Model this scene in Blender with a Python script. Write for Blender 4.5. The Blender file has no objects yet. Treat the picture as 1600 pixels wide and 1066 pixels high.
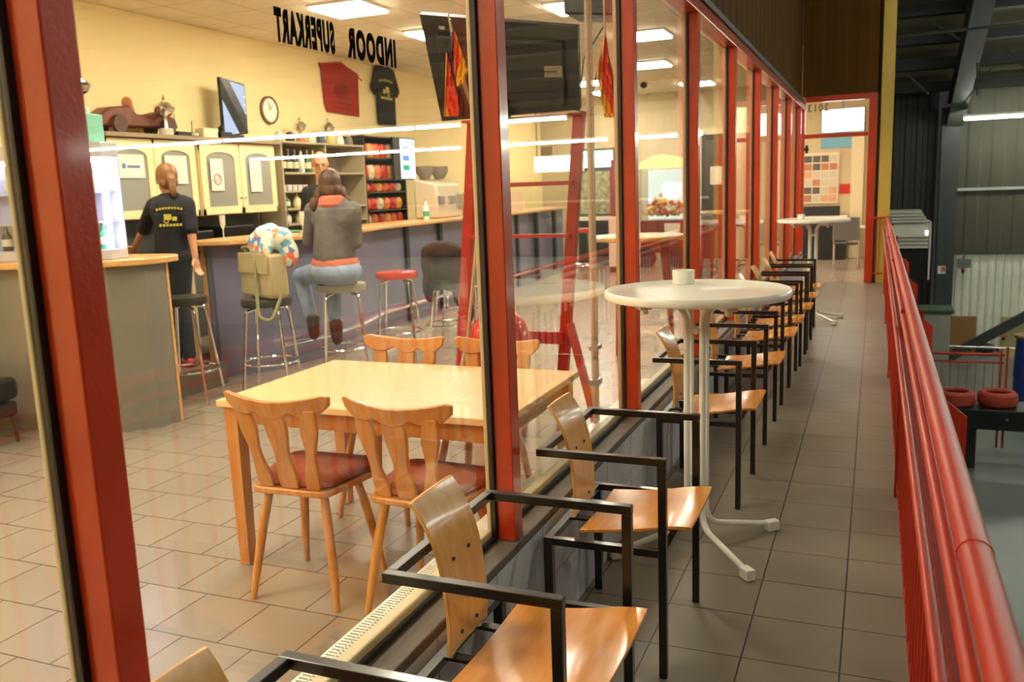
import bpy, math, random
from mathutils import Vector, Matrix, Euler
random.seed(7)
PI = math.pi
S = bpy.context.scene
COL = S.collection

# ---------------------------------------------------------------- camera
RX = Vector((0.92554, 0.37693, -0.03594)).normalized()      # camera right in world
FW = Vector((-0.37736, 0.91042, -0.16951)).normalized()     # viewing direction
RX = (RX - FW * RX.dot(FW)).normalized()
UP = RX.cross(FW)
CAMH = 1.60
cd = bpy.data.cameras.new('camera'); cam = bpy.data.objects.new('camera', cd); COL.objects.link(cam)
cam.matrix_world = Matrix(((RX.x, UP.x, -FW.x, 0), (RX.y, UP.y, -FW.y, 0), (RX.z, UP.z, -FW.z, CAMH), (0, 0, 0, 1)))
cd.sensor_width = 36.0; cd.lens = 30.96; cd.clip_start = 0.02; cd.clip_end = 120
cd.dof.use_dof = True; cd.dof.focus_distance = 2.7; cd.dof.aperture_fstop = 5.0
S.camera = cam

def at(u, v, Y):
    """point on the ray of a picture position that lies at depth Y along the corridor"""
    d = RX * (u - 800) - UP * (v - 533) + FW * 1376
    return Vector((0, 0, CAMH)) + d * (Y / d.y)

# ---------------------------------------------------------------- world, exposure
w = bpy.data.worlds.new('world'); S.world = w; w.use_nodes = True
w.node_tree.nodes['Background'].inputs[0].default_value = (0.62, 0.60, 0.55, 1)
w.node_tree.nodes['Background'].inputs[1].default_value = 0.03
S.view_settings.view_transform = 'Standard'; S.view_settings.look = 'None'
S.view_settings.gamma = 1.0; S.view_settings.use_curve_mapping = False
S.view_settings.exposure = 0.5
PANEL_W = 46.0      # ceiling panel radiance
TUBE_W = 55.0       # hall tube radiance

# ---------------------------------------------------------------- materials
def srgb(r, g, b):
    f = lambda c: ((c / 255) / 12.92 if c / 255 <= 0.04045 else ((c / 255 + 0.055) / 1.055) ** 2.4)
    return (f(r), f(g), f(b), 1)
MATS = {}
def mat(name, col, rough=0.5, metal=0.0, var=0.0, vscale=8.0, bump=0.0, bscale=60.0, spec=0.5, coat=0.0, emit=None, estr=0.0, stretch=None):
    if name in MATS: return MATS[name]
    m = bpy.data.materials.new(name); m.use_nodes = True
    nt = m.node_tree; n = nt.nodes; l = nt.links; b = n['Principled BSDF']
    b.inputs['Base Color'].default_value = col
    b.inputs['Roughness'].default_value = rough; b.inputs['Metallic'].default_value = metal
    b.inputs['Specular IOR Level'].default_value = spec; b.inputs['Coat Weight'].default_value = coat
    b.inputs['Coat Roughness'].default_value = 0.10
    if emit:
        b.inputs['Emission Color'].default_value = emit; b.inputs['Emission Strength'].default_value = estr
    if var or bump:
        tc = n.new('ShaderNodeTexCoord'); mp = n.new('ShaderNodeMapping'); l.new(tc.outputs['Object'], mp.inputs[0])
        if stretch: mp.inputs['Scale'].default_value = stretch
    if var:
        no = n.new('ShaderNodeTexNoise'); no.inputs['Scale'].default_value = vscale; no.inputs['Detail'].default_value = 4
        l.new(mp.outputs[0], no.inputs['Vector'])
        r = n.new('ShaderNodeValToRGB'); l.new(no.outputs['Fac'], r.inputs[0])
        r.color_ramp.elements[0].position = 0.3; r.color_ramp.elements[1].position = 0.7
        r.color_ramp.elements[0].color = tuple(c * (1 - var) for c in col[:3]) + (1,)
        r.color_ramp.elements[1].color = tuple(min(1, c * (1 + var)) for c in col[:3]) + (1,)
        l.new(r.outputs[0], b.inputs['Base Color'])
    if bump:
        no = n.new('ShaderNodeTexNoise'); no.inputs['Scale'].default_value = bscale; no.inputs['Detail'].default_value = 3
        l.new(mp.outputs[0], no.inputs['Vector'])
        bp = n.new('ShaderNodeBump'); bp.inputs['Strength'].default_value = bump; bp.inputs['Distance'].default_value = 0.01
        l.new(no.outputs['Fac'], bp.inputs['Height']); l.new(bp.outputs[0], b.inputs['Normal'])
    MATS[name] = m; return m

def wood(name, c1, c2, rough=0.3, stretch=(3, 40, 40), scale=1.0, coat=0.3):
    if name in MATS: return MATS[name]
    m = mat(name, c1, rough, coat=coat); nt = m.node_tree; n = nt.nodes; l = nt.links; b = n['Principled BSDF']
    tc = n.new('ShaderNodeTexCoord'); mp = n.new('ShaderNodeMapping'); mp.inputs['Scale'].default_value = stretch
    l.new(tc.outputs['Object'], mp.inputs[0])
    no = n.new('ShaderNodeTexNoise'); no.inputs['Scale'].default_value = scale; no.inputs['Detail'].default_value = 5; no.inputs['Distortion'].default_value = 0.6
    l.new(mp.outputs[0], no.inputs['Vector'])
    r = n.new('ShaderNodeValToRGB'); r.color_ramp.elements[0].position = 0.3; r.color_ramp.elements[1].position = 0.72
    r.color_ramp.elements[0].color = c2; r.color_ramp.elements[1].color = c1
    l.new(no.outputs['Fac'], r.inputs[0]); l.new(r.outputs[0], b.inputs['Base Color'])
    return m

def glow(name, col, s):
    if name in MATS: return MATS[name]
    m = bpy.data.materials.new(name); m.use_nodes = True; nt = m.node_tree; nt.nodes.clear()
    o = nt.nodes.new('ShaderNodeOutputMaterial'); e = nt.nodes.new('ShaderNodeEmission')
    e.inputs[0].default_value = col; e.inputs[1].default_value = s; nt.links.new(e.outputs[0], o.inputs[0])
    MATS[name] = m; return m

def glass(name='window glass', tint=(0.97, 0.985, 0.975, 1), f0=0.045, gain=0.75):
    """clear pane: transparent with an angle-dependent mirror reflection"""
    if name in MATS: return MATS[name]
    m = bpy.data.materials.new(name); m.use_nodes = True; nt = m.node_tree; n = nt.nodes; l = nt.links; n.clear()
    o = n.new('ShaderNodeOutputMaterial'); t = n.new('ShaderNodeBsdfTransparent'); g = n.new('ShaderNodeBsdfGlossy')
    t.inputs[0].default_value = tint; g.inputs['Roughness'].default_value = 0.0; g.inputs['Color'].default_value = (1, 1, 1, 1)
    lw = n.new('ShaderNodeLayerWeight'); lw.inputs['Blend'].default_value = 0.5
    p = n.new('ShaderNodeMath'); p.operation = 'POWER'; p.inputs[1].default_value = 4.2; l.new(lw.outputs['Facing'], p.inputs[0])
    q = n.new('ShaderNodeMath'); q.operation = 'MULTIPLY_ADD'; q.inputs[1].default_value = gain; q.inputs[2].default_value = f0; l.new(p.outputs[0], q.inputs[0])
    x = n.new('ShaderNodeMixShader'); l.new(q.outputs[0], x.inputs[0]); l.new(t.outputs[0], x.inputs[1]); l.new(g.outputs[0], x.inputs[2])
    l.new(x.outputs[0], o.inputs[0]); MATS[name] = m; return m

def tile_floor(name, c1, c2, mortar, size, ox, oy, offset, rough):
    m = mat(name, c1, rough); nt = m.node_tree; n = nt.nodes; l = nt.links; b = n['Principled BSDF']
    g = n.new('ShaderNodeNewGeometry'); mp = n.new('ShaderNodeMapping'); mp.inputs['Location'].default_value = (-ox, -oy, 0)
    l.new(g.outputs['Position'], mp.inputs[0])
    br = n.new('ShaderNodeTexBrick'); br.offset = offset; br.offset_frequency = 2
    br.inputs['Scale'].default_value = 1; br.inputs['Brick Width'].default_value = size; br.inputs['Row Height'].default_value = size
    br.inputs['Mortar Size'].default_value = 0.0035; br.inputs['Mortar Smooth'].default_value = 0.2
    br.inputs['Color1'].default_value = c1; br.inputs['Color2'].default_value = c2; br.inputs['Mortar'].default_value = mortar
    l.new(mp.outputs[0], br.inputs['Vector'])
    no = n.new('ShaderNodeTexNoise'); no.inputs['Scale'].default_value = 2.2; no.inputs['Detail'].default_value = 6; l.new(g.outputs['Position'], no.inputs['Vector'])
    no2 = n.new('ShaderNodeTexNoise'); no2.inputs['Scale'].default_value = 180; no2.inputs['Detail'].default_value = 2; l.new(g.outputs['Position'], no2.inputs['Vector'])
    ad = n.new('ShaderNodeMath'); ad.operation = 'ADD'; l.new(no.outputs['Fac'], ad.inputs[0]); l.new(no2.outputs['Fac'], ad.inputs[1])
    mr = n.new('ShaderNodeMapRange'); mr.inputs['From Min'].default_value = 0.6; mr.inputs['From Max'].default_value = 1.4
    mr.inputs['To Min'].default_value = 0.96; mr.inputs['To Max'].default_value = 1.03; l.new(ad.outputs[0], mr.inputs['Value'])
    mx = n.new('ShaderNodeMix'); mx.data_type = 'RGBA'; mx.blend_type = 'MULTIPLY'; mx.inputs[0].default_value = 1
    l.new(br.outputs['Color'], mx.inputs[6]); l.new(mr.outputs[0], mx.inputs[7]); l.new(mx.outputs[2], b.inputs['Base Color'])
    rr = n.new('ShaderNodeMapRange'); rr.inputs['To Min'].default_value = rough; rr.inputs['To Max'].default_value = rough + 0.01
    l.new(no.outputs['Fac'], rr.inputs['Value']); l.new(rr.outputs[0], b.inputs['Roughness'])
    bp = n.new('ShaderNodeBump'); bp.inputs['Strength'].default_value = 0.35; bp.inputs['Distance'].default_value = 0.004
    iv = n.new('ShaderNodeMath'); iv.operation = 'SUBTRACT'; iv.inputs[0].default_value = 1; l.new(br.outputs['Fac'], iv.inputs[1])
    l.new(iv.outputs[0], bp.inputs['Height']); l.new(bp.outputs[0], b.inputs['Normal'])
    return m

# ---------------------------------------------------------------- mesh helpers
class MB:
    def __init__(s): s.v = []; s.f = []; s.mi = []; s.cur = 0
    def add(s, vs, fs):
        o = len(s.v); s.v += [tuple(p) for p in vs]; s.f += [tuple(i + o for i in f) for f in fs]; s.mi += [s.cur] * len(fs); return s
    def box(s, a, b, M=None):
        x0, y0, z0 = a; x1, y1, z1 = b
        vs = [Vector(p) for p in ((x0, y0, z0), (x1, y0, z0), (x1, y1, z0), (x0, y1, z0), (x0, y0, z1), (x1, y0, z1), (x1, y1, z1), (x0, y1, z1))]
        if M: vs = [M @ p for p in vs]
        return s.add(vs, [(0, 3, 2, 1), (4, 5, 6, 7), (0, 1, 5, 4), (1, 2, 6, 5), (2, 3, 7, 6), (3, 0, 4, 7)])
    def bar(s, p, q, w, h, up=(0, 0, 1)):
        p = Vector(p); q = Vector(q); d = (q - p).normalized(); u = Vector(up)
        if abs(d.dot(u)) > 0.95: u = Vector((1, 0, 0))
        a = d.cross(u).normalized() * w / 2; b = a.cross(d).normalized() * h / 2
        vs = [p - a - b, p + a - b, p + a + b, p - a + b, q - a - b, q + a - b, q + a + b, q - a + b]
        return s.add(vs, [(0, 3, 2, 1), (4, 5, 6, 7), (0, 1, 5, 4), (1, 2, 6, 5), (2, 3, 7, 6), (3, 0, 4, 7)])
    def tube(s, pts, r, n=10, cap=True):
        pts = [Vector(p) for p in pts]; rs = r if isinstance(r, (list, tuple)) else [r] * len(pts)
        a = None; rings = []
        for i, p in enumerate(pts):
            d = (pts[min(i + 1, len(pts) - 1)] - pts[max(i - 1, 0)]).normalized()
            if a is None:
                a = d.cross(Vector((0, 0, 1)) if abs(d.z) < 0.9 else Vector((1, 0, 0))).normalized()
            else:
                a = (a - d * a.dot(d)).normalized()
            b = d.cross(a)
            rings.append([p + (a * math.cos(2 * PI * k / n) + b * math.sin(2 * PI * k / n)) * rs[i] for k in range(n)])
        vs = [v for rg in rings for v in rg]; fs = []
        for i in range(len(pts) - 1):
            for k in range(n):
                fs.append((i * n + k, i * n + (k + 1) % n, (i + 1) * n + (k + 1) % n, (i + 1) * n + k))
        if cap: fs.append(tuple(range(n))[::-1]); fs.append(tuple((len(pts) - 1) * n + k for k in range(n)))
        return s.add(vs, fs)
    def lathe(s, prof, c=(0, 0, 0), n=24, sx=1, sy=1, M=None):
        vs = []; fs = []
        for r, z in prof:
            for k in range(n):
                v = Vector((c[0] + r * sx * math.cos(2 * PI * k / n), c[1] + r * sy * math.sin(2 * PI * k / n), c[2] + z))
                vs.append(M @ v if M else v)
        for i in range(len(prof) - 1):
            for k in range(n): fs.append((i * n + k, i * n + (k + 1) % n, (i + 1) * n + (k + 1) % n, (i + 1) * n + k))
        fs.append(tuple(range(n))[::-1]); fs.append(tuple((len(prof) - 1) * n + k for k in range(n)))
        return s.add(vs, fs)
    def ell(s, c, r, n=14, m=9, M=None):
        vs = []; fs = []; c = Vector(c); r = r if isinstance(r, (list, tuple)) else (r, r, r)
        def T(v): return (M @ v if M else v)
        vs.append(T(c + Vector((0, 0, -r[2]))))
        for i in range(1, m):
            t = -PI / 2 + PI * i / m
            for k in range(n):
                vs.append(T(c + Vector((r[0] * math.cos(t) * math.cos(2 * PI * k / n), r[1] * math.cos(t) * math.sin(2 * PI * k / n), r[2] * math.sin(t)))))
        vs.append(T(c + Vector((0, 0, r[2])))); L = len(vs) - 1
        for k in range(n): fs.append((0, 1 + (k + 1) % n, 1 + k)); fs.append((L, L - n + k, L - n + (k + 1) % n))
        for i in range(m - 2):
            for k in range(n):
                a = 1 + i * n; fs.append((a + k, a + (k + 1) % n, a + n + (k + 1) % n, a + n + k))
        return s.add(vs, fs)
    def prism(s, poly, h0, h1, axis='z', M=None):
        """polygon extruded along an axis between h0 and h1; poly is in the other two axes"""
        def P(a, b, h):
            v = {'z': Vector((a, b, h)), 'y': Vector((a, h, b)), 'x': Vector((h, a, b))}[axis]
            return M @ v if M else v
        n = len(poly)
        vs = [P(a, b, h0) for a, b in poly] + [P(a, b, h1) for a, b in poly]
        fs = [tuple(range(n))[::-1], tuple(range(n, 2 * n))] + [(i, (i + 1) % n, n + (i + 1) % n, n + i) for i in range(n)]
        return s.add(vs, fs)
    def sheet(s, rows, th=None, nrm=None):
        """grid of points turned into a slab of thickness th along nrm"""
        R = len(rows); Cn = len(rows[0]); f = [Vector(p) for r in rows for p in r]; nr = Vector(nrm)
        bk = [p + nr * th for p in f]; N = R * Cn; fs = []
        for i in range(R - 1):
            for j in range(Cn - 1):
                a = i * Cn + j; fs.append((a, a + 1, a + Cn + 1, a + Cn)); fs.append((N + a, N + a + Cn, N + a + Cn + 1, N + a + 1))
        for j in range(Cn - 1):
            fs.append((j, N + j, N + j + 1, j + 1)); a = (R - 1) * Cn + j; fs.append((a, a + 1, N + a + 1, N + a))
        for i in range(R - 1):
            a = i * Cn; fs.append((a, a + Cn, N + a + Cn, N + a)); b = a + Cn - 1; fs.append((b, N + b, N + b + Cn, b + Cn))
        return s.add(f + bk, fs)
    def build(s, name, m, parent=None, smooth=True, bevel=0.0, ang=35, seg=2):
        me = bpy.data.meshes.new(name); me.from_pydata(s.v, [], s.f)
        for k in (m if isinstance(m, (list, tuple)) else [m]): me.materials.append(k)
        for p, i in zip(me.polygons, s.mi): p.material_index = i
        import bmesh
        bm = bmesh.new(); bm.from_mesh(me); bmesh.ops.recalc_face_normals(bm, faces=bm.faces); bm.to_mesh(me); bm.free()
        if smooth:
            me.polygons.foreach_set('use_smooth', [True] * len(me.polygons)); me.set_sharp_from_angle(angle=math.radians(ang))
        o = bpy.data.objects.new(name, me); COL.objects.link(o)
        if parent: o.parent = parent
        if bevel:
            b = o.modifiers.new('bevel', 'BEVEL'); b.width = bevel; b.segments = seg; b.limit_method = 'ANGLE'; b.angle_limit = math.radians(40)
        return o

def thing(name, label, cat, loc=(0, 0, 0), rz=0, group=None):
    o = bpy.data.objects.new(name, None); COL.objects.link(o); o.empty_display_size = 0.1
    o.location = loc; o.rotation_euler = (0, 0, rz); o['label'] = label; o['category'] = cat
    if group: o['group'] = group
    return o
def tag(o, label, cat, group=None, kind=None):
    o['label'] = label; o['category'] = cat
    if group: o['group'] = group
    if kind: o['kind'] = kind
    return o
def struct(o, label=None, cat=None):
    o['kind'] = 'structure'
    if label: o['label'] = label
    if cat: o['category'] = cat
    return o
def dup(o, parent=None):
    c = o.copy(); COL.objects.link(c)
    if parent is not None: c.parent = parent
    for ch in [k for k in S.objects if k.parent == o]: dup(ch, c)
    return c
def box(name, a, b, m, parent=None, bevel=0.0, **k):
    return MB().box(a, b).build(name, m, parent, bevel=bevel, smooth=False, **k)
def bend(pts, r, n=5):
    """rounds the corners of a polyline"""
    pts = [Vector(p) for p in pts]; out = [pts[0]]
    for i in range(1, len(pts) - 1):
        a, b, c = pts[i - 1], pts[i], pts[i + 1]; d1 = (a - b); d2 = (c - b); k = min(r, d1.length * .45, d2.length * .45)
        p = b + d1.normalized() * k; q = b + d2.normalized() * k
        for j in range(n + 1):
            t = j / n; out.append(p * (1 - t) ** 2 + b * 2 * t * (1 - t) + q * t * t)
    return out + [pts[-1]]
def text_mesh(name, s, size, m, parent, M, sx=1.0, ext=0.002, off=0.0, align='LEFT', sp=1.0):
    cu = bpy.data.curves.new(name, 'FONT'); cu.body = s; cu.size = size; cu.extrude = ext; cu.offset = off; cu.align_x = align; cu.space_character = sp
    t = bpy.data.objects.new(name + '_tmp', cu); COL.objects.link(t)
    bpy.context.view_layer.update()
    me = bpy.data.meshes.new_from_object(t.evaluated_get(bpy.context.evaluated_depsgraph_get()))
    bpy.data.objects.remove(t)
    me.transform(M @ Matrix.Diagonal((sx, 1, 1, 1))); me.materials.clear(); me.materials.append(m); me.name = name
    o = bpy.data.objects.new(name, me); COL.objects.link(o)
    if parent: o.parent = parent
    return o
def remesh(o, vox=0.012, sm=3):
    r = o.modifiers.new('skin', 'REMESH'); r.mode = 'VOXEL'; r.voxel_size = vox; r.use_smooth_shade = True
    if sm:
        s2 = o.modifiers.new('soft', 'SMOOTH'); s2.iterations = sm; s2.factor = 0.5
    bpy.context.view_layer.update()
    me = bpy.data.meshes.new_from_object(o.evaluated_get(bpy.context.evaluated_depsgraph_get()))
    o.modifiers.clear(); o.data = me
    me.polygons.foreach_set('use_smooth', [True] * len(me.polygons))
    return o

# palette
RED = mat('red gloss paint', srgb(192, 54, 12), 0.28, var=0.12, vscale=5, bump=0.08, bscale=140, coat=0.5)
REDR = mat('red railing paint', srgb(178, 46, 22), 0.42, var=0.03, vscale=3)
REDW = mat('red painted wood', srgb(180, 36, 24), 0.35, var=0.12, vscale=7, coat=0.3)
BLACKG = mat('black rubber gasket', srgb(14, 14, 12), 0.5)
CREAM = mat('cream frame paint', srgb(196, 182, 142), 0.4, var=0.05)
BLACKM = mat('black powder coated steel', srgb(22, 17, 15), 0.32, var=0.25, vscale=12, coat=0.3)
CHROME = mat('chrome', (0.82, 0.82, 0.84, 1), 0.12, 1.0)
STEEL = mat('brushed steel', (0.55, 0.54, 0.52, 1), 0.35, 1.0)
WHITEP = mat('white enamel', srgb(244, 240, 226), 0.3, var=0.04, coat=0.3)
WHITET = mat('white table laminate', srgb(238, 224, 210), 0.22, var=0.03, coat=0.3)
PLY = wood('beech plywood', srgb(220, 148, 56), srgb(204, 126, 42), 0.24, (30, 3, 30), 1.0, 0.5)
PLYB = wood('beech plywood backrest', srgb(234, 178, 100), srgb(218, 156, 80), 0.25, (30, 30, 3), 1.0, 0.5)
BEECH = wood('honey beech', srgb(216, 148, 74), srgb(192, 120, 52), 0.32, (40, 40, 4), 1.0, 0.3)
TABLEW = wood('light beech table', srgb(244, 204, 148), srgb(236, 190, 130), 0.3, (3, 30, 30), 1.0, 0.3)
YELLOW = mat('yellow wall plaster', srgb(238, 220, 164), 0.8, var=0.04, vscale=1.2, bump=0.1, bscale=80)
DARKP = mat('black plastic', srgb(20, 20, 21), 0.35)
# ================================================================ SETTING
def atz(u, v, z):
    d = RX * (u - 800) - UP * (v - 533) + FW * 1376
    return Vector((0, 0, CAMH)) + d * ((z - CAMH) / d.z)

# floors
FLC = tile_floor('corridor tiles', srgb(134, 122, 106), srgb(129, 117, 101), srgb(52, 45, 38), 0.3155, -0.0617, 0.005, 0.0, 0.34)
FLI = tile_floor('cafe tiles', srgb(148, 133, 117), srgb(143, 128, 112), srgb(74, 58, 44), 0.3155, -2.03, 2.345, 0.5, 0.26)
struct(box('floor', (-1.20, -2.5, -0.30), (0.23, 14.46, 0.0), FLC))
struct(box('floor', (-7.2, -2.5, -0.30), (-1.202, 19.4, 0.0), FLI))
struct(box('floor', (-1.20, 14.462, -0.30), (0.23, 19.4, 0.0), FLI))
HFL = mat('hall concrete floor', srgb(128, 130, 126), 0.3, var=0.10, vscale=0.7, bump=0.05, bscale=30)
struct(box('floor', (-1.2, -8, -2.7), (24, 24, -2.5), HFL))
DIM = mat('slab edge grey', srgb(70, 66, 60), 0.7)
struct(box('wall_under_corridor', (0.10, -2.5, -2.5), (0.20, 19.4, -0.302), DIM))

# low block wall under the glazing
CURB = mat('grey painted blockwork', srgb(188, 188, 194), 0.7, var=0.10, vscale=4, bump=0.25, bscale=120)
CURBT = mat('dark sill stone', srgb(96, 84, 72), 0.6, var=0.15, vscale=6, bump=0.2, bscale=80)
c = MB()
y = -2.5
while y < 14.3:
    y1 = min(y + 0.40, 14.43)
    for k in range(2):
        off = 0.0 if k else 0.20
        c.box((-1.165, y + off * 0 + 0.003, 0.002 + k * 0.225), (-1.03, y1 - 0.003, 0.222 + k * 0.225))
    y = y1
struct(c.build('wall_curb', CURB, smooth=False, bevel=0.003))
struct(box('trim_1', (-1.168, -2.5, 0.450), (-1.026, 14.43, 0.482), CURBT, bevel=0.004))

# mullions
MU = [(-0.70, -0.64), (0.905, 0.965), (2.475, 2.545)] + [(x - 0.065, x) for x in (4.145, 5.74, 7.33, 8.95, 10.60, 12.25, 13.85)]
TR = 1
for a, b in MU:
    TR += 1
    m = struct(box('trim_%d' % TR, (-1.100, a, 0.4825), (-1.040, b, 2.63), RED, bevel=0.003))
    g = box('gasket', (-1.116, a - 0.012, 0.4825), (-1.1005, b + 0.012, 2.63), BLACKG, m)
    f = MB().box((-1.126, a - 0.014, 0.4825), (-1.1165, b + 0.014, 2.63)).box((-1.134, a - 0.004, 0.4825), (-1.1265, b + 0.004, 2.63)).box((-1.140, a + 0.008, 0.4825), (-1.1345, b - 0.008, 2.63))
    f.build('inner_frame', CREAM, m, smooth=False, bevel=0.004)
TR += 1; struct(box('trim_%d' % TR, (-1.150, -2.5, 2.632), (-1.036, 14.43, 2.705), RED, bevel=0.004))
TR += 1; struct(box('trim_%d' % TR, (-1.10, -2.5, 2.708), (-1.02, 14.43, 2.745), mat('dark flashing', srgb(46, 24, 12), 0.5)))
# window panes
GL = glass()
WN = 0
for i in range(len(MU) - 1):
    WN += 1
    o = struct(box('window_%d' % WN, (-1.110, MU[i][1] + 0.0125, 0.500), (-1.105, MU[i + 1][0] - 0.0125, 2.628), GL), None, None)
    box('bottom_frame', (-1.150, MU[i][1] + 0.0145, 0.4825), (-1.112, MU[i + 1][0] - 0.0145, 0.522), CREAM, o, bevel=0.006)
    box('bottom_gasket', (-1.116, MU[i][1] + 0.0125, 0.4825), (-1.100, MU[i + 1][0] - 0.0125, 0.499), BLACKG, o)
WN += 1
o = struct(box('window_%d' % WN, (-1.110, 13.863, 0.500), (-1.105, 14.40, 2.628), GL))
WN += 1
o = struct(box('window_%d' % WN, (-1.110, -2.5, 0.500), (-1.105, -0.713, 2.628), GL))

# brown corrugated wall above the glazing and above the end door
BROWN = mat('brown corrugated sheet', srgb(84, 55, 20), 0.9, spec=0.1, var=0.06, vscale=2)
def corr(y0, y1, per, d):
    out = []; y = y0; k = 0
    while y < y1 - 1e-6:
        out += [(y, 0), (y + per * .35, 0), (y + per * .45, d), (y + per * .9, d)]; y += per
    return [(a, b) for a, b in out if a <= y1] + [(y1, 0)]
pr = corr(-2.5, 14.42, 0.32, 0.010)
poly = [(-1.085 + b, a) for a, b in pr] + [(-1.098, 14.42), (-1.098, -2.5)]
struct(MB().prism(poly, 2.748, 8.0).build('wall_brown_cladding', BROWN, smooth=False))
WIN = mat('ceiling side white', srgb(214, 196, 160), 0.8)
struct(box('wall_front_inner', (-1.17, -2.5, 2.748), (-1.105, 14.43, 3.5), WIN))
pr = corr(-1.084, 0.0, 0.32, 0.008)
poly = [(a, 14.50 - b) for a, b in pr] + [(0.0, 14.53), (-1.084, 14.53)]
struct(MB().prism(poly, 2.821, 8.0).build('wall_brown_end', BROWN, smooth=False))
struct(box('wall_end_inner', (-1.17, 14.54, 2.748), (0.02, 14.60, 3.5), WIN))

# end door frame
TR += 1; struct(box('trim_%d' % TR, (-1.10, 14.432, 0.0), (-1.035, 14.53, 2.734), RED, bevel=0.004))
TR += 1; struct(box('trim_%d' % TR, (-1.034, 14.46, 2.735), (-0.035, 14.53, 2.82), RED, bevel=0.004))
TR += 1; struct(box('trim_%d' % TR, (-0.135, 14.46, 0.0), (-0.02, 14.53, 2.734), RED, bevel=0.004))
TR += 1; t = struct(box('trim_%d' % TR, (-1.034, 14.465, 2.20), (-0.137, 14.525, 2.262), RED, bevel=0.004))
WN += 1; tw = struct(box('window_%d' % WN, (-1.034, 14.49, 2.263), (-0.137, 14.496, 2.734), GL))
LETB = mat('black vinyl lettering', srgb(8, 7, 7), 0.9, spec=0.05)
Mx = Matrix.Translation((-0.70, 14.486, 2.60)) @ Matrix.Rotation(PI / 2, 4, 'X') @ Matrix.Diagonal((-1, 1, 1, 1))
text_mesh('year_lettering', '2013', 0.15, mat('faded vinyl digits', srgb(120, 106, 84), 0.6), tw, Mx, 0.85, 0.001, 0.004, sp=1.25)
DCL = MB().box((-1.02, 14.42, 1.98), (-0.98, 14.46, 2.10)).box((-1.034, 14.40, 2.02), (-0.97, 14.42, 2.06)); DCL.build('door_closer', DARKP, tw, smooth=False)
YP = mat('yellow painted post', srgb(206, 168, 70), 0.55, var=0.06, vscale=3)
TR += 1; struct(box('trim_%d' % TR, (0.03, 14.46, -2.5), (0.20, 14.60, 8.0), YP, bevel=0.004))
TR += 1; struct(box('trim_%d' % TR, (-0.019, 14.50, 0.0), (0.029, 14.58, 8.0), mat('dark joint', srgb(40, 30, 20), 0.8)))

# cafe shell
CEIL = mat('ceiling tiles', srgb(244, 234, 208), 0.85); nt = CEIL.node_tree
g = nt.nodes.new('ShaderNodeNewGeometry'); br = nt.nodes.new('ShaderNodeTexBrick'); br.offset = 0; br.inputs['Scale'].default_value = 1
br.inputs['Brick Width'].default_value = 0.625; br.inputs['Row Height'].default_value = 0.625; br.inputs['Mortar Size'].default_value = 0.009
br.inputs['Color1'].default_value = srgb(244, 234, 208); br.inputs['Color2'].default_value = srgb(240, 230, 204); br.inputs['Mortar'].default_value = srgb(206, 186, 148)
mp = nt.nodes.new('ShaderNodeMapping'); mp.inputs['Location'].default_value = (0.30, 0.35, 0)
nt.links.new(g.outputs['Position'], mp.inputs[0]); nt.links.new(mp.outputs[0], br.inputs['Vector']); nt.links.new(br.outputs['Color'], nt.nodes['Principled BSDF'].inputs['Base Color'])
struct(box('ceiling', (-7.2, -2.5, 3.502), (-1.105, 14.6, 3.60), CEIL))
struct(box('ceiling', (-7.2, 14.602, 3.502), (0.10, 19.4, 3.60), CEIL))
struct(box('wall_bar_side', (-7.2, -2.5, 0.002), (-7.0, 19.2, 3.498), YELLOW))
struct(box('wall_rear', (-7.0, -2.7, 0.002), (-1.172, -2.5, 3.498), YELLOW))
BEIGE = mat('beige plaster', srgb(196, 178, 142), 0.8, var=0.04, vscale=1.5)
struct(box('wall_back', (-7.0, 19.0, 0.002), (0.02, 19.2, 3.498), BEIGE))
struct(box('wall_passage_side', (0.021, 14.62, 0.002), (0.10, 19.2, 3.498), BEIGE))

# ceiling light panels (each fitted in the grid)
PG = glow('light panel diffuser', (1.0, 0.89, 0.70, 1), PANEL_W)
def panel(cx, cy, label, s=0.31):
    t = thing('ceiling_light', label, 'ceiling light', (cx, cy, 3.475), 0, 'square ceiling light panels')
    f = MB()
    for a, b in (((-s, -s), (s, -s + .02)), ((-s, s - .02), (s, s)), ((-s, -s + .02), (-s + .02, s - .02)), ((s - .02, -s + .02), (s, s - .02))):
        f.box((a[0], a[1], 0), (b[0], b[1], 0.026))
    f.build('frame', WHITEP, t, smooth=False)
    box('diffuser', (-s + .021, -s + .021, -0.018), (s - .021, s - .021, 0.024), PG, t)
lp = [((-5.05, 8.15), 'bright square ceiling panel at the top edge above the mirrored black lettering'),
      ((-4.95, 9.95), 'bright square ceiling panel showing just left of the raised television back'),
      ((-2.97, 9.35), 'bright square ceiling panel at the top edge beside the black wall loudspeaker'),
      ((-2.80, 11.55), 'larger of two stacked ceiling panels seen right of the third red mullion'),
      ((-3.40, 14.35), 'lower of two stacked ceiling panels seen right of the third red mullion'),
      ((-5.00, 16.10), 'far ceiling panel seen over the right corner of the television'),
      ((-5.10, 17.90), 'farthest ceiling panel, low beside the television and the hanging flag'),
      ((-3.25, 17.60), 'far ceiling panel crossing the fourth red mullion')]
for (x, yy), s in lp: panel(x, yy, s)
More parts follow.
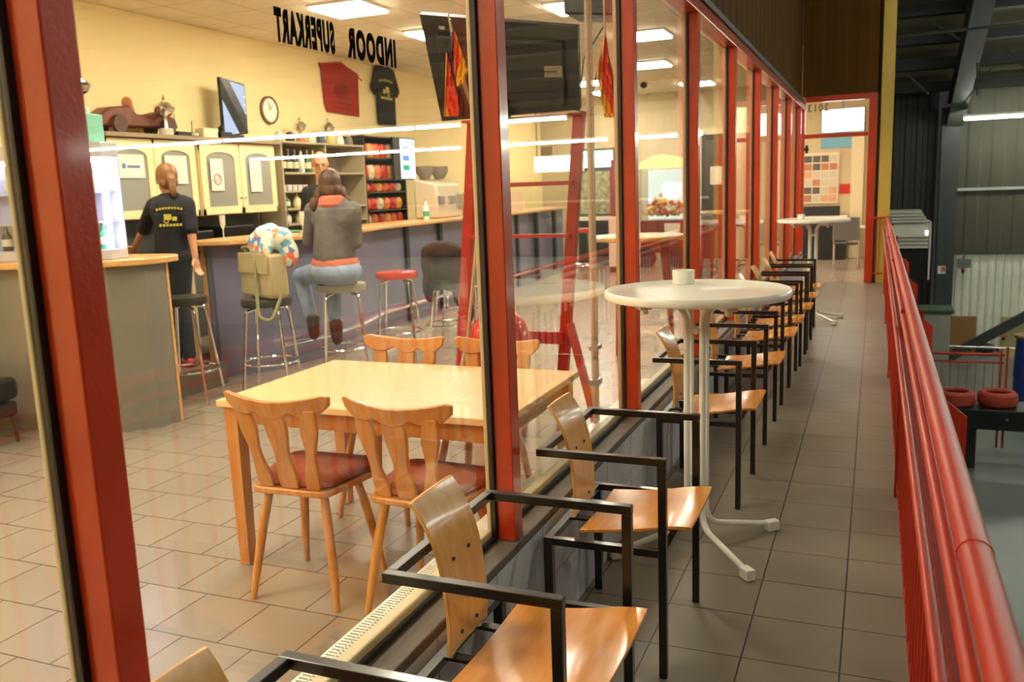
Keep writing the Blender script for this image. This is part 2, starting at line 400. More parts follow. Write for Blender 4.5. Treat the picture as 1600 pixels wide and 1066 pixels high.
for x, yy in ((-2.97, 5.2), (-5.05, 5.2), (-2.97, 2.0), (-5.05, 2.0), (-2.97, -0.8), (-5.05, -0.8), (-2.4, 7.25), (-0.55, 16.2)):  # unseen panels added for more light in the cafe
    panel(x, yy, 'added square ceiling panel outside the picture, above ' + {(-2.97, 5.2): 'the ladder stand', (-5.05, 5.2): 'the waitress', (-2.97, 2.0): 'the beech table side nearest the viewer', (-5.05, 2.0): 'the lounge chair', (-2.97, -0.8): 'the floor behind the viewer, window side', (-5.05, -0.8): 'the floor behind the viewer, bar side', (-2.4, 7.25): 'the near round wooden high table', (-0.55, 16.2): 'the passage screen'}[(x, yy)])

# ---------------------------------------------------------------- hall
HW = mat('grey beige sandwich panel', srgb(76, 71, 56), 0.6, var=0.06, vscale=1.0)
HD = mat('dark wall sheet', srgb(44, 44, 42), 0.6, var=0.1)
HWH = mat('white trapezoid cladding', srgb(236, 232, 216), 0.55, var=0.04)
def corrwall(name, x0, x1, z0, z1, y, per, d, m):
    pr = corr(x0, x1, per, d)
    return struct(MB().prism([(a, y - b) for a, b in pr] + [(x1, y + .06), (x0, y + .06)], z0, z1).build(name, m, smooth=False))
corrwall('wall_hall_upper', 1.75, 23.5, -0.27, 6.0, 23.5, 0.5, 0.012, HW)
corrwall('wall_hall_lower', 1.75, 23.5, -2.498, -0.30, 23.46, 0.17, 0.03, HWH)
corrwall('wall_hall_dark', -1.0, 1.30, -2.498, 6.0, 23.5, 0.25, 0.03, HD)
struct(box('wall_hall_right', (23.6, -8, -2.498), (23.8, 24, 6.0), HW))
struct(box('wall_hall_rear', (0.3, -8.2, -2.498), (23.5, -8.0, 6.0), HW))
STG = mat('dark grey steel', srgb(58, 60, 60), 0.5, var=0.1)
STD = mat('black grey steel', srgb(30, 30, 30), 0.55)
TR += 1; struct(box('trim_%d' % TR, (1.76, 23.36, -0.30), (23.5, 23.42, -0.24), STG))
TR += 1; struct(MB().bar((1.76, 23.40, 1.22), (23.5, 23.40, 1.22), .05, .06).build('trim_%d' % TR, STEEL, smooth=False))
def beamI(p, q, w, h, name, m):
    p = Vector(p); q = Vector(q); d = (q - p).normalized(); up = Vector((0, 0, 1)) if abs(d.z) < .9 else Vector((0, 1, 0))
    s = d.cross(up).normalized(); u = s.cross(d).normalized(); b = MB()
    b.bar(p + u * h / 2, q + u * h / 2, w, .03, u).bar(p - u * h / 2, q - u * h / 2, w, .03, u).bar(p, q, .03, h - .03, u)
    return b.build(name, m, smooth=False)
TR += 1; struct(beamI((1.55, 23.2, -2.498), (1.55, 23.2, 3.1), .38, .34, 'trim_%d' % TR, STG))
zr = lambda y: 3.55 + 0.33 * (23.5 - y)
TR += 1; struct(beamI((1.62, 23.1, zr(23.1) - .75), (1.62, 8.0, zr(8) - .45), .34, .55, 'trim_%d' % TR, mat('mid grey steel', srgb(96, 98, 98), 0.5, var=.08)))
ROOF = mat('roof sheet underside', srgb(150, 140, 116), 0.7)
RFT = MB(); RFT.prism([(8.0, zr(8)), (23.6, zr(23.6)), (23.6, zr(23.6) + .1), (8.0, zr(8) + .1)], -1.0, 23.8, 'x')
RFT.prism([(-8.2, zr(8) - 5.3), (8.0, zr(8)), (8.0, zr(8) + .1), (-8.2, zr(8) - 5.2)], -1.0, 23.8, 'x'); struct(RFT.build('ceiling', ROOF, smooth=False))
for k in range(12):
    yy = 22.8 - k * 1.15; TR += 1
    struct(MB().box((-1.0, yy - .16, zr(yy) - .34), (23.6, yy + .16, zr(yy) - .12)).build('trim_%d' % TR, STD, smooth=False))
TR += 1; struct(MB().tube([at(1376, 60, 17), at(1640, 32, 17)], .025, 8).build('trim_%d' % TR, STG))
for p, q in (((1450, 30, 18), (1500, 62, 18)), ((1420, 118, 18.5), (1452, 148, 18.5)), ((1548, 108, 20), (1500, 168, 20)), ((1527, 70, 20), (1527, 150, 20)), ((1568, 72, 20), (1610, 112, 20))):
    TR += 1; struct(MB().tube([at(*p), at(*q)], .02, 6).build('trim_%d' % TR, STG))

# hall fluorescent rows
TG = glow('fluorescent tube', (0.93, 1.0, 0.84, 1), TUBE_W)
def tubelamp(x, y, z, label):
    t = thing('fluorescent_lamp', label, 'fluorescent lamp', (x, y, z), 0, 'hall fluorescent lamps')
    box('housing', (0.01, -.045, .035), (1.49, .045, .085), WHITEP, t)
    MB().tube([(0.03, 0, 0), (1.47, 0, 0)], .026, 10).build('tube', TG, t)
    for xx in (.01, 1.47): box('socket', (xx, -.02, -.02), (xx + .02, .02, .035), WHITEP, t)
    for xx in (.3, 1.2): MB().tube([(xx, 0, .085), (xx, 0, 1.0)], .004, 6).build('suspension_wire', STG, t)
ORD = ['first', 'second', 'third', 'fourth', 'fifth', 'sixth', 'seventh', 'eighth', 'ninth', 'tenth']
for k in range(9): tubelamp(1.70 + k * 1.5, 22.0, 2.76, 'long white hall tube lamp seen at the right edge before the back wall' if k == 0 else 'hall tube lamp mirrored as lower bright streak, %s from the right end' % ORD[k])
for k in range(8): tubelamp(2.80 + k * 1.5, 15.0, 2.80, 'hall tube lamp mirrored as upper bright streak, %s from the right end' % ORD[k])
for k in range(5):  # unseen high rows, added to brighten the corridor
    for yy in (-3.0, 5.2, 10.8): tubelamp(0.50 + k * 1.55, yy, 4.7, 'added high hall tube lamp out of view, %s row, %s from the railing' % (ORD[(-3.0, 5.2, 10.8).index(yy)], ORD[k]))
# ================================================================ CORRIDOR FURNITURE
def make_armchair():
    t = thing('armchair', 'x', 'chair')
    w2, sx = 0.2845, 0.2035
    for s in (-1, 1):
        MB().box((-sx - .014, s * w2 - .013, .724), (sx + .014, s * w2 + .013, .748)).build('armrest', BLACKM, t, smooth=False, bevel=.002)
        box('leg', (sx - .013, s * w2 - .013, 0.0), (sx + .013, s * w2 + .013, .7235), BLACKM, t, bevel=.002)
        box('leg', (-.200, s * w2 - .015, 0.0), (-.170, s * w2 + .015, .443), BLACKM, t, bevel=.002)
        MB().box((-.170, s * w2 - .012, .418), (sx - .013, s * w2 + .012, .442)).build('side_rail', BLACKM, t, smooth=False)
    box('back_bar', (-sx - .014, -w2 + .013, .724), (-sx + .012, w2 - .013, .748), BLACKM, t, bevel=.002)
    f = MB().box((sx - .013, -w2 + .013, .420), (sx + .011, w2 - .013, .442)).box((-.200, -w2 + .015, .418), (-.172, w2 - .015, .442))
    for y in (-.085, .085): f.box((-.172, y - .016, .434), (sx - .013, y + .016, .444))
    f.build('seat_rail', BLACKM, t, smooth=False, bevel=.0015)
    # seat: trapezoid of bent ply, front edge dropping
    rows = []
    for i in range(13):
        u = i / 12; x = -.100 + .378 * u
        z = .450 + .062 * u - .014 * max(0, (u - .72) / .28) ** 2 - .010 * math.sin(u * PI)
        hw = .214 - .006 * u - .006 * math.sin(PI * u)
        rows.append([(x, hw * (j / 8 * 2 - 1), z - .006 * math.cos((j / 8 - .5) * PI)) for j in range(9)])
    MB().sheet(rows, .012, (0, 0, -1)).build('seat', PLY, t, bevel=.002)
    prof = [(-.150, .452), (-.147, .50), (-.147, .55), (-.150, .60), (-.156, .65), (-.165, .70), (-.178, .745), (-.196, .785), (-.216, .82), (-.237, .848)]
    rows = [[(x - .004 * math.cos((j / 6 - .5) * PI) + .004, .114 * (j / 6 * 2 - 1), z) for j in range(7)] for x, z in prof]
    b = MB().sheet(rows, .011, (-1, 0, -.15)).build('backrest', PLYB, t, bevel=.002)
    s = MB()
    for z, x in ((.49, -.147), (.685, -.1615)):
        for y in (-.045, .045):
            s.ell((x + .003, y, z), (.003, .0055, .0055), 8, 5)
    s.build('screws', mat('dark screw', srgb(60, 44, 28), 0.4, .8), b)
    return t
AC = make_armchair()
near = [0.675, 1.625, 2.625, 4.24, 5.385, 6.415, 7.06, 7.83, 8.63, 9.42]
labs = ['black steel armchair cut off at the bottom edge, only back tip and armrests showing',
        'nearest fully seen beech and black armchair, in front of the second red mullion',
        'beech and black armchair standing just before the white bar table leg, second fully seen one',
        'beech armchair right behind the near white bar table pole',
        'fourth fully seen armchair, its back under the near bar table top',
        'fifth fully seen beech armchair along the low block wall',
        'sixth beech armchair in the row, pushed close behind the fifth',
        'seventh beech armchair in the row, its glossy seat beside the near table rim',
        'last but one armchair of the row, near the far white bar table',
        'farthest armchair of the row, in front of the far white bar table']
for i, (y, lb) in enumerate(zip(near, labs)):
    t = AC if i == 0 else dup(AC)
    t.location = (-.80 + (0.012 if i > 2 else 0) + (0.02 if i in (7, 8) else 0), y + .2975, 0.001); t['label'] = lb; t['group'] = 'beech and black steel armchairs along the glazing'

def bar_table(name, label, x, y, rz=0):
    t = thing(name, label, 'table', (x, y, 0), rz, 'white round bar tables')
    pr = [(.001, 1.095), (.380, 1.095), (.380, 1.128), (.001, 1.128)]
    MB().lathe(pr, n=64).build('tabletop', WHITET, t)
    MB().lathe([(.3805, 1.093), (.388, 1.096), (.393, 1.105), (.393, 1.121), (.388, 1.1285), (.382, 1.1295), (.3805, 1.1285)], n=64).build('edge_band', WHITEP, t)
    for a in (221, 41, 311, 131):
        d = Vector((math.cos(math.radians(a)), math.sin(math.radians(a)), 0)); n = Vector((-d.y, d.x, 0))
        c = d * .048
        pts = bend([d * .40 + Vector((0, 0, .030)), d * .085 + Vector((0, 0, .088)), c + Vector((0, 0, .14)), c + Vector((0, 0, 1.02)), d * .10 + Vector((0, 0, 1.073)), d * .25 + Vector((0, 0, 1.075))], .05)
        l = MB().tube(pts, .0135, 12).build('leg', WHITEP, t)
        p = d * .395 + Vector((0, 0, .0305)); M = Matrix.Translation(p) @ Matrix.Rotation(math.radians(a), 4, 'Z')
        MB().box((-.03, -.021, -.029), (.032, .021, .018), M).build('foot_cap', WHITEP, l, smooth=False, bevel=.006)
        M = Matrix.Translation(d * .25 + Vector((0, 0, 1.075))) @ Matrix.Rotation(math.radians(a), 4, 'Z')
        MB().box((-.03, -.024, -.014), (.03, .024, .0195), M).lathe([(.001, -.034), (.014, -.034), (.016, -.014)], n=12, M=M).build('bracket', WHITEP, l, smooth=False, bevel=.003)
    MB().box((-.030, -.008, .94), (.030, .008, .965)).box((-.008, -.030, .94), (.008, .030, .965)).box((-.030, -.008, .30), (.030, .008, .32)).box((-.008, -.030, .30), (.008, .030, .32)).build('clamp', WHITEP, t, smooth=False)
    return t
bar_table('bar_table', 'white round standing table in the foreground on a bent tube stand', -.698, 3.765).scale.z = 1.022
bar_table('bar_table', 'white round standing table farther down the corridor near the red door frame', -.64, 10.5).scale.z = 1.022
# white tealight cup on near table
for (x, y, z, s, lb) in ((-.79, 3.95, 1.1535, 1.0, 'small white cup standing on the near white bar table'), (-.78, 10.6, 1.1535, .8, 'small white cup standing on the far bar table')):
    t = thing('tealight_cup', lb, 'cup', (x, y, z), 0, 'white cups on the bar tables')
    MB().lathe([(.044 * s, 0.0), (.048 * s, .004), (.050 * s, .062 * s), (.045 * s, .062 * s), (.042 * s, .01), (.001, .009)], n=28).build('cup', WHITEP, t)
    MB().lathe([(.035 * s, .0105), (.037 * s, .035 * s), (.001, .035 * s)], n=20).build('candle', mat('wax', srgb(240, 232, 210), .4), t)

# ---------------------------------------------------------------- railing
rail = thing('railing', 'long red painted steel railing on the right side of the tiled corridor', 'railing', (0, 0, 0))
Y0, Y1 = -0.9, 14.36
def longtube(name, x, z, r, y0=Y0, y1=Y1, n=16): return MB().tube([(x, y0 + (y1 - y0) * k / 40, z) for k in range(41)], r, n).build(name, REDR, rail)
longtube('handrail', .168, .985, .0275)
MB().tube([(.168, 1.53, .985), (.168, 1.555, .985)], .0292, 16).build('weld_collar', REDR, rail)
longtube('middle_tube', .143, .925, .0165)
longtube('inner_tube', .108, .875, .011)
MB().box((.140, Y0, .060), (.166, Y1, .068)).build('bottom_rail', REDR, rail, smooth=False)
MB().box((.126, Y0, .845), (.162, Y1, .853)).build('upper_flat', REDR, rail, smooth=False)
bl = box('baluster', (.142, .300, .068), (.164, .312, .845), REDR, rail)
k = 1
bal = [bl]
yb = .300 + .142
while k < 99:
    c = bl.copy(); COL.objects.link(c); c.parent = rail; c.location.y = (k * .142); k += 1
for yy in (4.67, 7.54, 10.38, 13.07):
    box('post', (.130, yy - .03, 0.001), (.158, yy - .018, .958), REDR, rail, bevel=.002)
    MB().prism([(.1585, .955), (.235, .955), (.235, .70), (.240, .60), (.445, .43), (.445, -.28), (.236, -.28), (.236, .05), (.1585, .05)], yy - .004, yy + .006, 'y').build('bracket_plate', REDR, rail, smooth=False)
MB().tube([(-.06, 14.36, .985), (.168, 14.36, .985)], .018, 10).box((-.055, 14.35, .14), (.125, 14.37, .165)).box((-.055, 14.35, .0), (-.04, 14.37, .97)).box((.005, 14.352, .165), (.015, 14.368, .97)).box((.065, 14.352, .165), (.075, 14.368, .97)).build('end_return', REDR, rail, smooth=False)
MB().box((.158, Y0, -.298), (.1585, Y1, .0)).build('kick_strip', REDR, rail, smooth=False)

# mirrored lettering on the glass
let = thing('window_lettering', 'black mirrored vinyl lettering reading INDOOR SUPERKART stuck on the first window pane', 'lettering', (-1.1044, 1.68, 1.904))
def lett(s, ya, yb, name):
    # read from inside the cafe: runs from +y to -y
    M = Matrix(((0, 0, -1, 0), (-1, 0, 0, ya - 1.68), (0, 1, 0, 0), (0, 0, 0, 1)))
    o = text_mesh(name, s, .088, LETB, let, Matrix.Identity(4), 1.0, .0003, .0055, sp=1.20)
    xs = [v.co.x for v in o.data.vertices]; w_ = max(xs) - min(xs); x0 = min(xs); ys = [v.co.y for v in o.data.vertices]; h_ = max(ys) - min(ys); y0 = min(ys)
    for v in o.data.vertices:
        v.co = M @ Vector(((v.co.x - x0) * (ya - yb) / w_, (v.co.y - y0) * .068 / h_, v.co.z))
    return o
lett('INDOOR', 1.985, 1.766, 'word_indoor'); lett('SUPERKART', 1.716, 1.506, 'word_superkart')

# ================================================================ CAFE FURNITURE NEAR THE GLASS
for i, (ya, yb) in enumerate(((-2.4, .85), (.93, 2.44), (2.58, 5.2))):
    t = thing('convector_heater', ['white floor convector at the lower left corner inside the cafe, beneath the first window', 'white slotted convector running inside the glass behind the nearest armchairs', 'white convector continuing behind the second red mullion toward the ladder stand'][i], 'heater', (-1.235, ya, 0.001), 0, 'slotted window convectors')
    L = yb - ya
    b = MB(); b.prism([(-.055, 0), (.03, 0), (.045, .02), (.045, .38), (.030, .425), (-.055, .425)], 0, L, 'y').build('body', CREAM, t, smooth=False, bevel=.006)
    g = MB().box((-.053, .01, .4265), (.012, L - .01, .4275))
    if i == 1:
        g = MB(); 
        g.box((-.055, .0, .426), (-.048, L, .430)).box((.008, .0, .426), (.014, L, .430)).box((-.021, 0, .426), (-.017, L, .430))
        n = int(L / .0145)
        for k in range(n): g.box((-.048, k * .0145 + .004, .426), (.008, k * .0145 + .0115, .430))
        box('grille_shadow', (-.050, .002, .4252), (.010, L - .002, .4258), mat('heater slot shade', srgb(70, 60, 44), .8), t)  # dark sheet paints the shade between the grille bars
    g.build('grille', WHITEP, t, smooth=False)

tt = thing('dining_table', 'rectangular light beech table inside the cafe behind the glass', 'table', (-1.925, 3.37, 0.001))
TX, TY = .67, .455
box('tabletop', (-TX, -TY, .725), (TX, TY, .755), TABLEW, tt, bevel=.004)
f = MB()
f.box((-TX + .06, -TY + .05, .645), (TX - .06, -TY + .07, .7245)).box((-TX + .06, TY - .07, .645), (TX - .06, TY - .05, .7245)).box((-TX + .05, -TY + .07, .645), (-TX + .07, TY - .07, .7245)).box((TX - .07, -TY + .07, .645), (TX - .05, TY - .07, .7245))
f.build('apron', BEECH, tt, smooth=False)
for sx in (-1, 1):
    for sy in (-1, 1):
        cx, cy = sx * (TX - .055), sy * (TY - .055); a = .034; b2 = .026
        vs = [(cx - b2, cy - b2, 0), (cx + b2, cy - b2, 0), (cx + b2, cy + b2, 0), (cx - b2, cy + b2, 0), (cx - a, cy - a, .7245), (cx + a, cy - a, .7245), (cx + a, cy + a, .7245), (cx - a, cy + a, .7245)]
        MB().add(vs, [(0, 3, 2, 1), (4, 5, 6, 7), (0, 1, 5, 4), (1, 2, 6, 5), (2, 3, 7, 6), (3, 0, 4, 7)]).build('leg', BEECH, tt, smooth=False, bevel=.003)

CUSH = mat('orange brown seat cushion', srgb(152, 72, 38), 0.85, var=.25, vscale=9, bump=.3, bscale=60)
def make_dchair():
    t = thing('dining_chair', 'x', 'chair')
    def seat_poly(k=1.0, n=10):
        pts = []
        for (cx, cy, r, a0) in ((-.13, -.13, .05, 180), (.13, -.13, .05, 270), (.165, .14, .06, 0), (-.165, .14, .06, 90)):
            for j in range(n + 1):
                a = math.radians(a0 + 90 * j / n); pts.append(((cx + r * math.cos(a)) * k, (cy + r * math.sin(a)) * k))
        return pts
    MB().prism(seat_poly(), .448, .474).build('seat', BEECH, t, bevel=.006)
    cu = MB(); sp = seat_poly(.97); cx = []
    for (k, z) in ((.90, .4745), (1.0, .486), (1.0, .50), (.93, .514), (.6, .522), (.05, .524)): cx.append([(x * k, y * k * .97 + .012, z) for x, y in sp])
    N = len(sp); vs = [p for r in cx for p in r]; fs = [(i * N + j, i * N + (j + 1) % N, (i + 1) * N + (j + 1) % N, (i + 1) * N + j) for i in range(5) for j in range(N)]
    fs += [tuple(range(N))[::-1], tuple(5 * N + j for j in range(N))]
    cu.add(vs, fs).build('cushion', CUSH, t, ang=60)
    for sx in (-1, 1):
        for sy in (-1, 1):
            MB().tube([(sx * .125, sy * .12, .4475), (sx * .15, sy * .145, .32), (sx * .18, sy * .175, .12), (sx * .195, sy * .195, 0.0)], [.016, .0195, .017, .012], 12).build('leg', BEECH, t)
    ty = lambda z: -.165 - (z - .47) * .26          # lean of the back
    def slab(poly, th, name, bv=.004, curve=0.0):
        # polygon in x,z bent to the lean
        n = len(poly); vs = []
        for o in (0, th):
            for x, z in poly: vs.append((x, ty(z) + o - curve * (x / .23) ** 2 * -1, z))
        fs = [tuple(range(n))[::-1], tuple(range(n, 2 * n))] + [(i, (i + 1) % n, n + (i + 1) % n, n + i) for i in range(n)]
        return MB().add(vs, fs).build(name, BEECH, t, bevel=bv, ang=30)
    # top rail
    top = []; N = 24
    for i in range(N + 1):
        u = -1 + 2 * i / N; z = .845 + .030 * abs(u) ** 1.7
        if abs(u) > .93: z -= .012 * (abs(u) - .93) / .07
        top.append((u * .235, z))
    bot = []
    for i in range(N + 1):
        u = 1 - 2 * i / N; z = .772 + .02 * abs(u)
        z += .022 * math.exp(-((abs(u) - .33) / .12) ** 2)
        if abs(u) > .80: z += .035 * (abs(u) - .80) / .20
        bot.append((u * .228, z))
    rows = []
    M2 = MB(); vs = []; n = N + 1
    bt = bot[::-1]
    for (x, z) in top: vs.append((x, ty(z) + .05 * (x / .235) ** 2, z))
    for (x, z) in bt: vs.append((x, ty(z) + .05 * (x / .235) ** 2, z))
    for (x, z) in top: vs.append((x, ty(z) + .05 * (x / .235) ** 2 + .024, z))
    for (x, z) in bt: vs.append((x, ty(z) + .05 * (x / .235) ** 2 + .024, z))
    fs = []
    for i in range(n - 1):
        fs += [(i, i + 1, n + i + 1, n + i), (2 * n + i, 3 * n + i, 3 * n + i + 1, 2 * n + i + 1), (i, 2 * n + i, 2 * n + i + 1, i + 1), (n + i, n + i + 1, 3 * n + i + 1, 3 * n + i)]
    fs += [(0, n, 3 * n, 2 * n), (n - 1, 3 * n - 1, 4 * n - 1, 2 * n - 1)]
    M2.add(vs, fs).build('top_rail', BEECH, t, bevel=.005, ang=40)
    for (xt, xb, wt, wb) in ((-.155, -.105, .064, .050), (0.0, 0.0, .088, .070), (.155, .105, .064, .050)):
        L = []; R_ = []
        for i in range(17):
            u = i / 16; z = .474 + (.812 - .474) * u; cx = xb + (xt - xb) * u
            hw = (wb + (wt - wb) * u) / 2 + .007 * math.sin(u * PI * 3 + .6)
            L.append((cx - hw, z)); R_.append((cx + hw, z))
        vs = []
        for (x, z), (x2, _) in zip(L, R_):
            yy = ty(z) + .05 * (x / .235) ** 2 * ((z - .474) / .33)
            vs += [(x, yy + .002, z), (x2, yy + .002, z), (x2, yy + .020, z), (x, yy + .020, z)]
        fs = [(0, 3, 2, 1), (64, 65, 66, 67)]
        for i in range(16):
            a = i * 4
            for j in range(4): fs.append((a + j, a + (j + 1) % 4, a + 4 + (j + 1) % 4, a + 4 + j))
        MB().add(vs, fs).build('back_splat', BEECH, t, bevel=.004, ang=30)
    return t
dc = make_dchair()
for i, (x, y, a, lb) in enumerate(((-2.10, 2.885, 2, 'left of the two near beech chairs with carved backs at the cafe table'),
                                   (-1.565, 2.90, -4, 'right of the two near beech chairs at the table, half behind an armchair'),
                                   (-2.255, 3.76, 180, 'left of the two beech chairs beyond the cafe table'),
                                   (-1.74, 3.77, 178, 'right of the two beech chairs beyond the table, cut by the red mullion'))):
    t = dc if i == 0 else dup(dc)
    t.location = (x, y, 0.001); t.rotation_euler = (0, 0, math.radians(a)); t['label'] = lb; t['group'] = 'beech farmhouse chairs round the cafe table'
# ================================================================ BAR
CAB = mat('cream lacquered cabinet', srgb(242, 222, 168), .45)
PANB = mat('blue grey bar front', srgb(112, 112, 136), 0.28, var=0.06, vscale=1.5, coat=.3)
PANG = mat('grey bar front', srgb(122, 118, 106), 0.25, var=0.06, vscale=1.5, coat=.3)
CTOP = wood('bar top wood', srgb(226, 178, 116), srgb(206, 154, 92), 0.3, (20, 3, 20))
ZT = 1.25
def smoothpoly(pts, n=4):
    out = []
    for i in range(len(pts)):
        a, b, c = Vector(pts[i - 1]), Vector(pts[i]), Vector(pts[(i + 1) % len(pts)])
        k = min((a - b).length, (c - b).length, .30) * .5
        p = b + (a - b).normalized() * k; q = b + (c - b).normalized() * k
        for j in range(n + 1):
            t = j / n; out.append(tuple(p * (1 - t) ** 2 + b * 2 * t * (1 - t) + q * t * t))
    return out
front = [(-5.66, 6.14), (-5.30, 6.22), (-5.02, 6.62), (-4.92, 7.3), (-5.00, 8.0), (-5.20, 8.8), (-5.24, 10.5), (-5.26, 13.2), (-5.42, 16.2)]
top = front + [(-5.86, 16.2), (-5.80, 9.6), (-5.72, 9.0), (-5.74, 6.6)]
t = thing('bar_counter', 'long curved bar with light wooden top and blue grey front across the cafe', 'bar counter', (0, 0, 0))
MB().prism(smoothpoly(top), ZT - .045, ZT, 'z').build('countertop', CTOP, t, bevel=.008)
pf = [(x - .16, y + .05) for x, y in front]; pf[0] = (-5.56, 6.30)
pb = [(x - .06, y + .01) for x, y in pf]
MB().prism(pf + pb[::-1], 0.001, ZT - .046).build('front_panel', PANB, t, smooth=False)
MB().box((-5.60, 6.28, .001), (-5.565, 6.32, ZT - .046)).build('edge_strip', CTOP, t)
MB().tube([(x + .10, y, .24) for x, y in pf[2:]], .02, 8).build('foot_rail', CHROME, t)
box('end_panel', (-5.73, 6.16, .001), (-5.62, 6.20, ZT - .046), CAB, t)
for k in range(7): box('cover_strip', (-5.40 - .012 * k, 9.6 + k * .95, .02), (-5.34 - .012 * k, 9.68 + k * .95, ZT - .06), STD, t)
ZT2 = 1.22
top2 = [(-4.66, 4.98), (-4.66, 4.70), (-4.85, 4.48), (-5.40, 4.34), (-6.6, 4.14), (-6.6, 4.95), (-5.4, 5.12), (-4.80, 5.16)]
t = thing('bar_counter', 'short bar section with wooden top and dark grey front beside the cooled display', 'bar counter', (0, 0, 0))
MB().prism(smoothpoly(top2), ZT2 - .045, ZT2, 'z').build('countertop', CTOP, t, bevel=.008)
p2 = [(-4.72, 4.92), (-4.72, 4.72), (-4.90, 4.56), (-5.42, 4.43), (-6.6, 4.24)]
MB().prism(p2 + [(-6.6, 4.32), (-5.42, 4.51), (-4.96, 4.63), (-4.79, 4.76), (-4.79, 4.92)], 0.001, ZT2 - .046).build('front_panel', PANG, t, smooth=False)
MB().box((-4.79, 4.922, .001), (-4.715, 4.945, ZT2 - .046)).build('edge_strip', CTOP, t, smooth=False)
struct(box('floor', (-6.98, 4.9, 0.002), (-5.74, 9.55, .20), mat('bar platform', srgb(110, 96, 80), .6)))
struct(box('floor', (-5.738, 5.25, 0.002), (-5.25, 6.08, .20), mat('bar platform', srgb(110, 96, 80), .6)))

# cooled display on the short counter
ICE = glow('cool display tube', (0.74, 0.80, 1.0, 1), 16.0)
CG = glass('cabinet glass', (0.96, 0.98, 1, 1), .05, .5)
t = thing('display_cooler', 'cooled glass display with cold white tube light standing on the short bar', 'display cooler', (-5.62, 4.78, ZT2 + .001), math.radians(-80))
CM = Matrix.Translation((-5.62, 4.78, ZT2 + .001)) @ Matrix.Rotation(math.radians(-80), 4, 'Z')
box('base', (.12, -.62, 0), (.30, .70, .07), mat('pale metal', srgb(190, 190, 196), .4), t, bevel=.005)
box('top', (.12, -.62, .70), (.30, .70, .80), mat('pale metal', srgb(190, 190, 196), .4), t, bevel=.005)
box('back', (.12, -.62, .07), (.13, .70, .70), mat('lavender back', srgb(176, 176, 214), .4), t)
for z in (.25, .46):
    box('shelf', (.131, -.61, z), (.24, .66, z + .012), mat('pale metal', srgb(190, 190, 196), .4), t)
box('front_glass', (.285, -.60, .072), (.29, .66, .698), CG, t)
MB().tube([(.26, .675, .08), (.26, .675, .69)], .018, 10).build('light_tube', ICE, t)
MB().tube([(.2, -.58, .68), (.2, .64, .68)], .012, 8).build('light_tube', ICE, t)
def bottle(loc, h, r, col, label, group, cap=None):
    t = thing('bottle', label, 'bottle', loc, 0, group)
    MB().lathe([(r * .9, 0), (r, .01), (r, h * .55), (r * .85, h * .63), (r * .38, h * .76), (r * .34, h * .95), (.001, h * .95)], n=14).build('glass_body', mat('bottle ' + col[0], srgb(*col[1]), .15, coat=.5), t)
    MB().lathe([(r * 1.01, h * .18), (r * 1.02, h * .19), (r * 1.02, h * .44), (r * 1.01, h * .45)], n=14).build('label_band', mat('label ' + (cap or ('cream', (220, 206, 170)))[0], srgb(*(cap or ('cream', (220, 206, 170)))[1]), .6), t)
    MB().lathe([(r * .38, h * .94), (r * .38, h), (.001, h)], n=12).build('cap', mat('cap gold', srgb(170, 140, 70), .4, .5), t)
    return t
GRN = ('green', (30, 90, 50)); BRN = ('brown', (52, 28, 16)); BLK = ('black', (16, 18, 16)); YLW = ('yellow', (190, 170, 60)); CLR = ('pale', (196, 206, 210)); TEAL = ('teal', (60, 160, 130))
cs = [TEAL, CLR, BLK, CLR, TEAL, CLR, BLK, TEAL]
for k in range(8):
    bottle(CM @ Vector((.20, -.54 + k * .16, .0705)), .185, .035, cs[k], '%s bottle on the bottom of the cooled display, %s' % (cs[k][0], ['far left end', 'second from the left', 'third from the left', 'fourth from the left', 'fifth from the left', 'sixth from the left', 'next to the right end', 'right end by the light tube'][k]), 'drinks in the cooled display')
for k in range(7):
    bottle(CM @ Vector((.19, -.52 + k * .18, .473)), .17, .032, [CLR, BRN, CLR, TEAL, CLR, BRN, CLR][k], '%s bottle on the upper shelf of the cooled display, place %s' % ([CLR, BRN, CLR, TEAL, CLR, BRN, CLR][k][0], ['leftmost', 'second from left', 'third from left', 'middle', 'third from right', 'second from right', 'rightmost'][k]), 'drinks in the cooled display')
b = tag(MB().box((-.08, -.2, 0), (.09, .2, .19)).build('carton', [mat('green carton', srgb(130, 196, 170), .6)], None, smooth=False, bevel=.006), 'green and white carton lying on top of the cooled display', 'box'); b.location = CM @ Vector((.21, .42, .802)); b.rotation_euler = (0, 0, math.radians(-80))
box('print', (.0905, -.16, .03), (.092, .16, .11), WHITEP, b)
SIL = mat('polished silver', (.8, .8, .78, 1), .15, 1.0)
GOLD = mat('gold metal', srgb(190, 150, 80), .3, 1.0)
def trophy(loc, h, label):
    t = thing('trophy', label, 'trophy', loc, 0, 'trophies on the bar furniture')
    MB().lathe([(.17 * h, 0), (.17 * h, .14 * h), (.14 * h, .16 * h), (.001, .16 * h)], n=18).build('plinth', mat('marble plinth', srgb(210, 200, 180), .4), t)
    MB().lathe([(.06 * h, .161 * h), (.045 * h, .30 * h), (.05 * h, .42 * h), (.20 * h, .50 * h), (.26 * h, .62 * h), (.27 * h, .68 * h), (.001, .70 * h)], n=18).build('cup', SIL, t)
    MB().lathe([(.24 * h, .701 * h), (.15 * h, .78 * h), (.03 * h, .84 * h), (.05 * h, .9 * h), (.02 * h, .95 * h), (.001, h)], n=14).build('lid', SIL, t)
    return t
trophy(CM @ Vector((.21, .52, .994)), .30, 'silver lidded cup trophy on the green carton above the cooled display')

# wall cabinets with arched doors

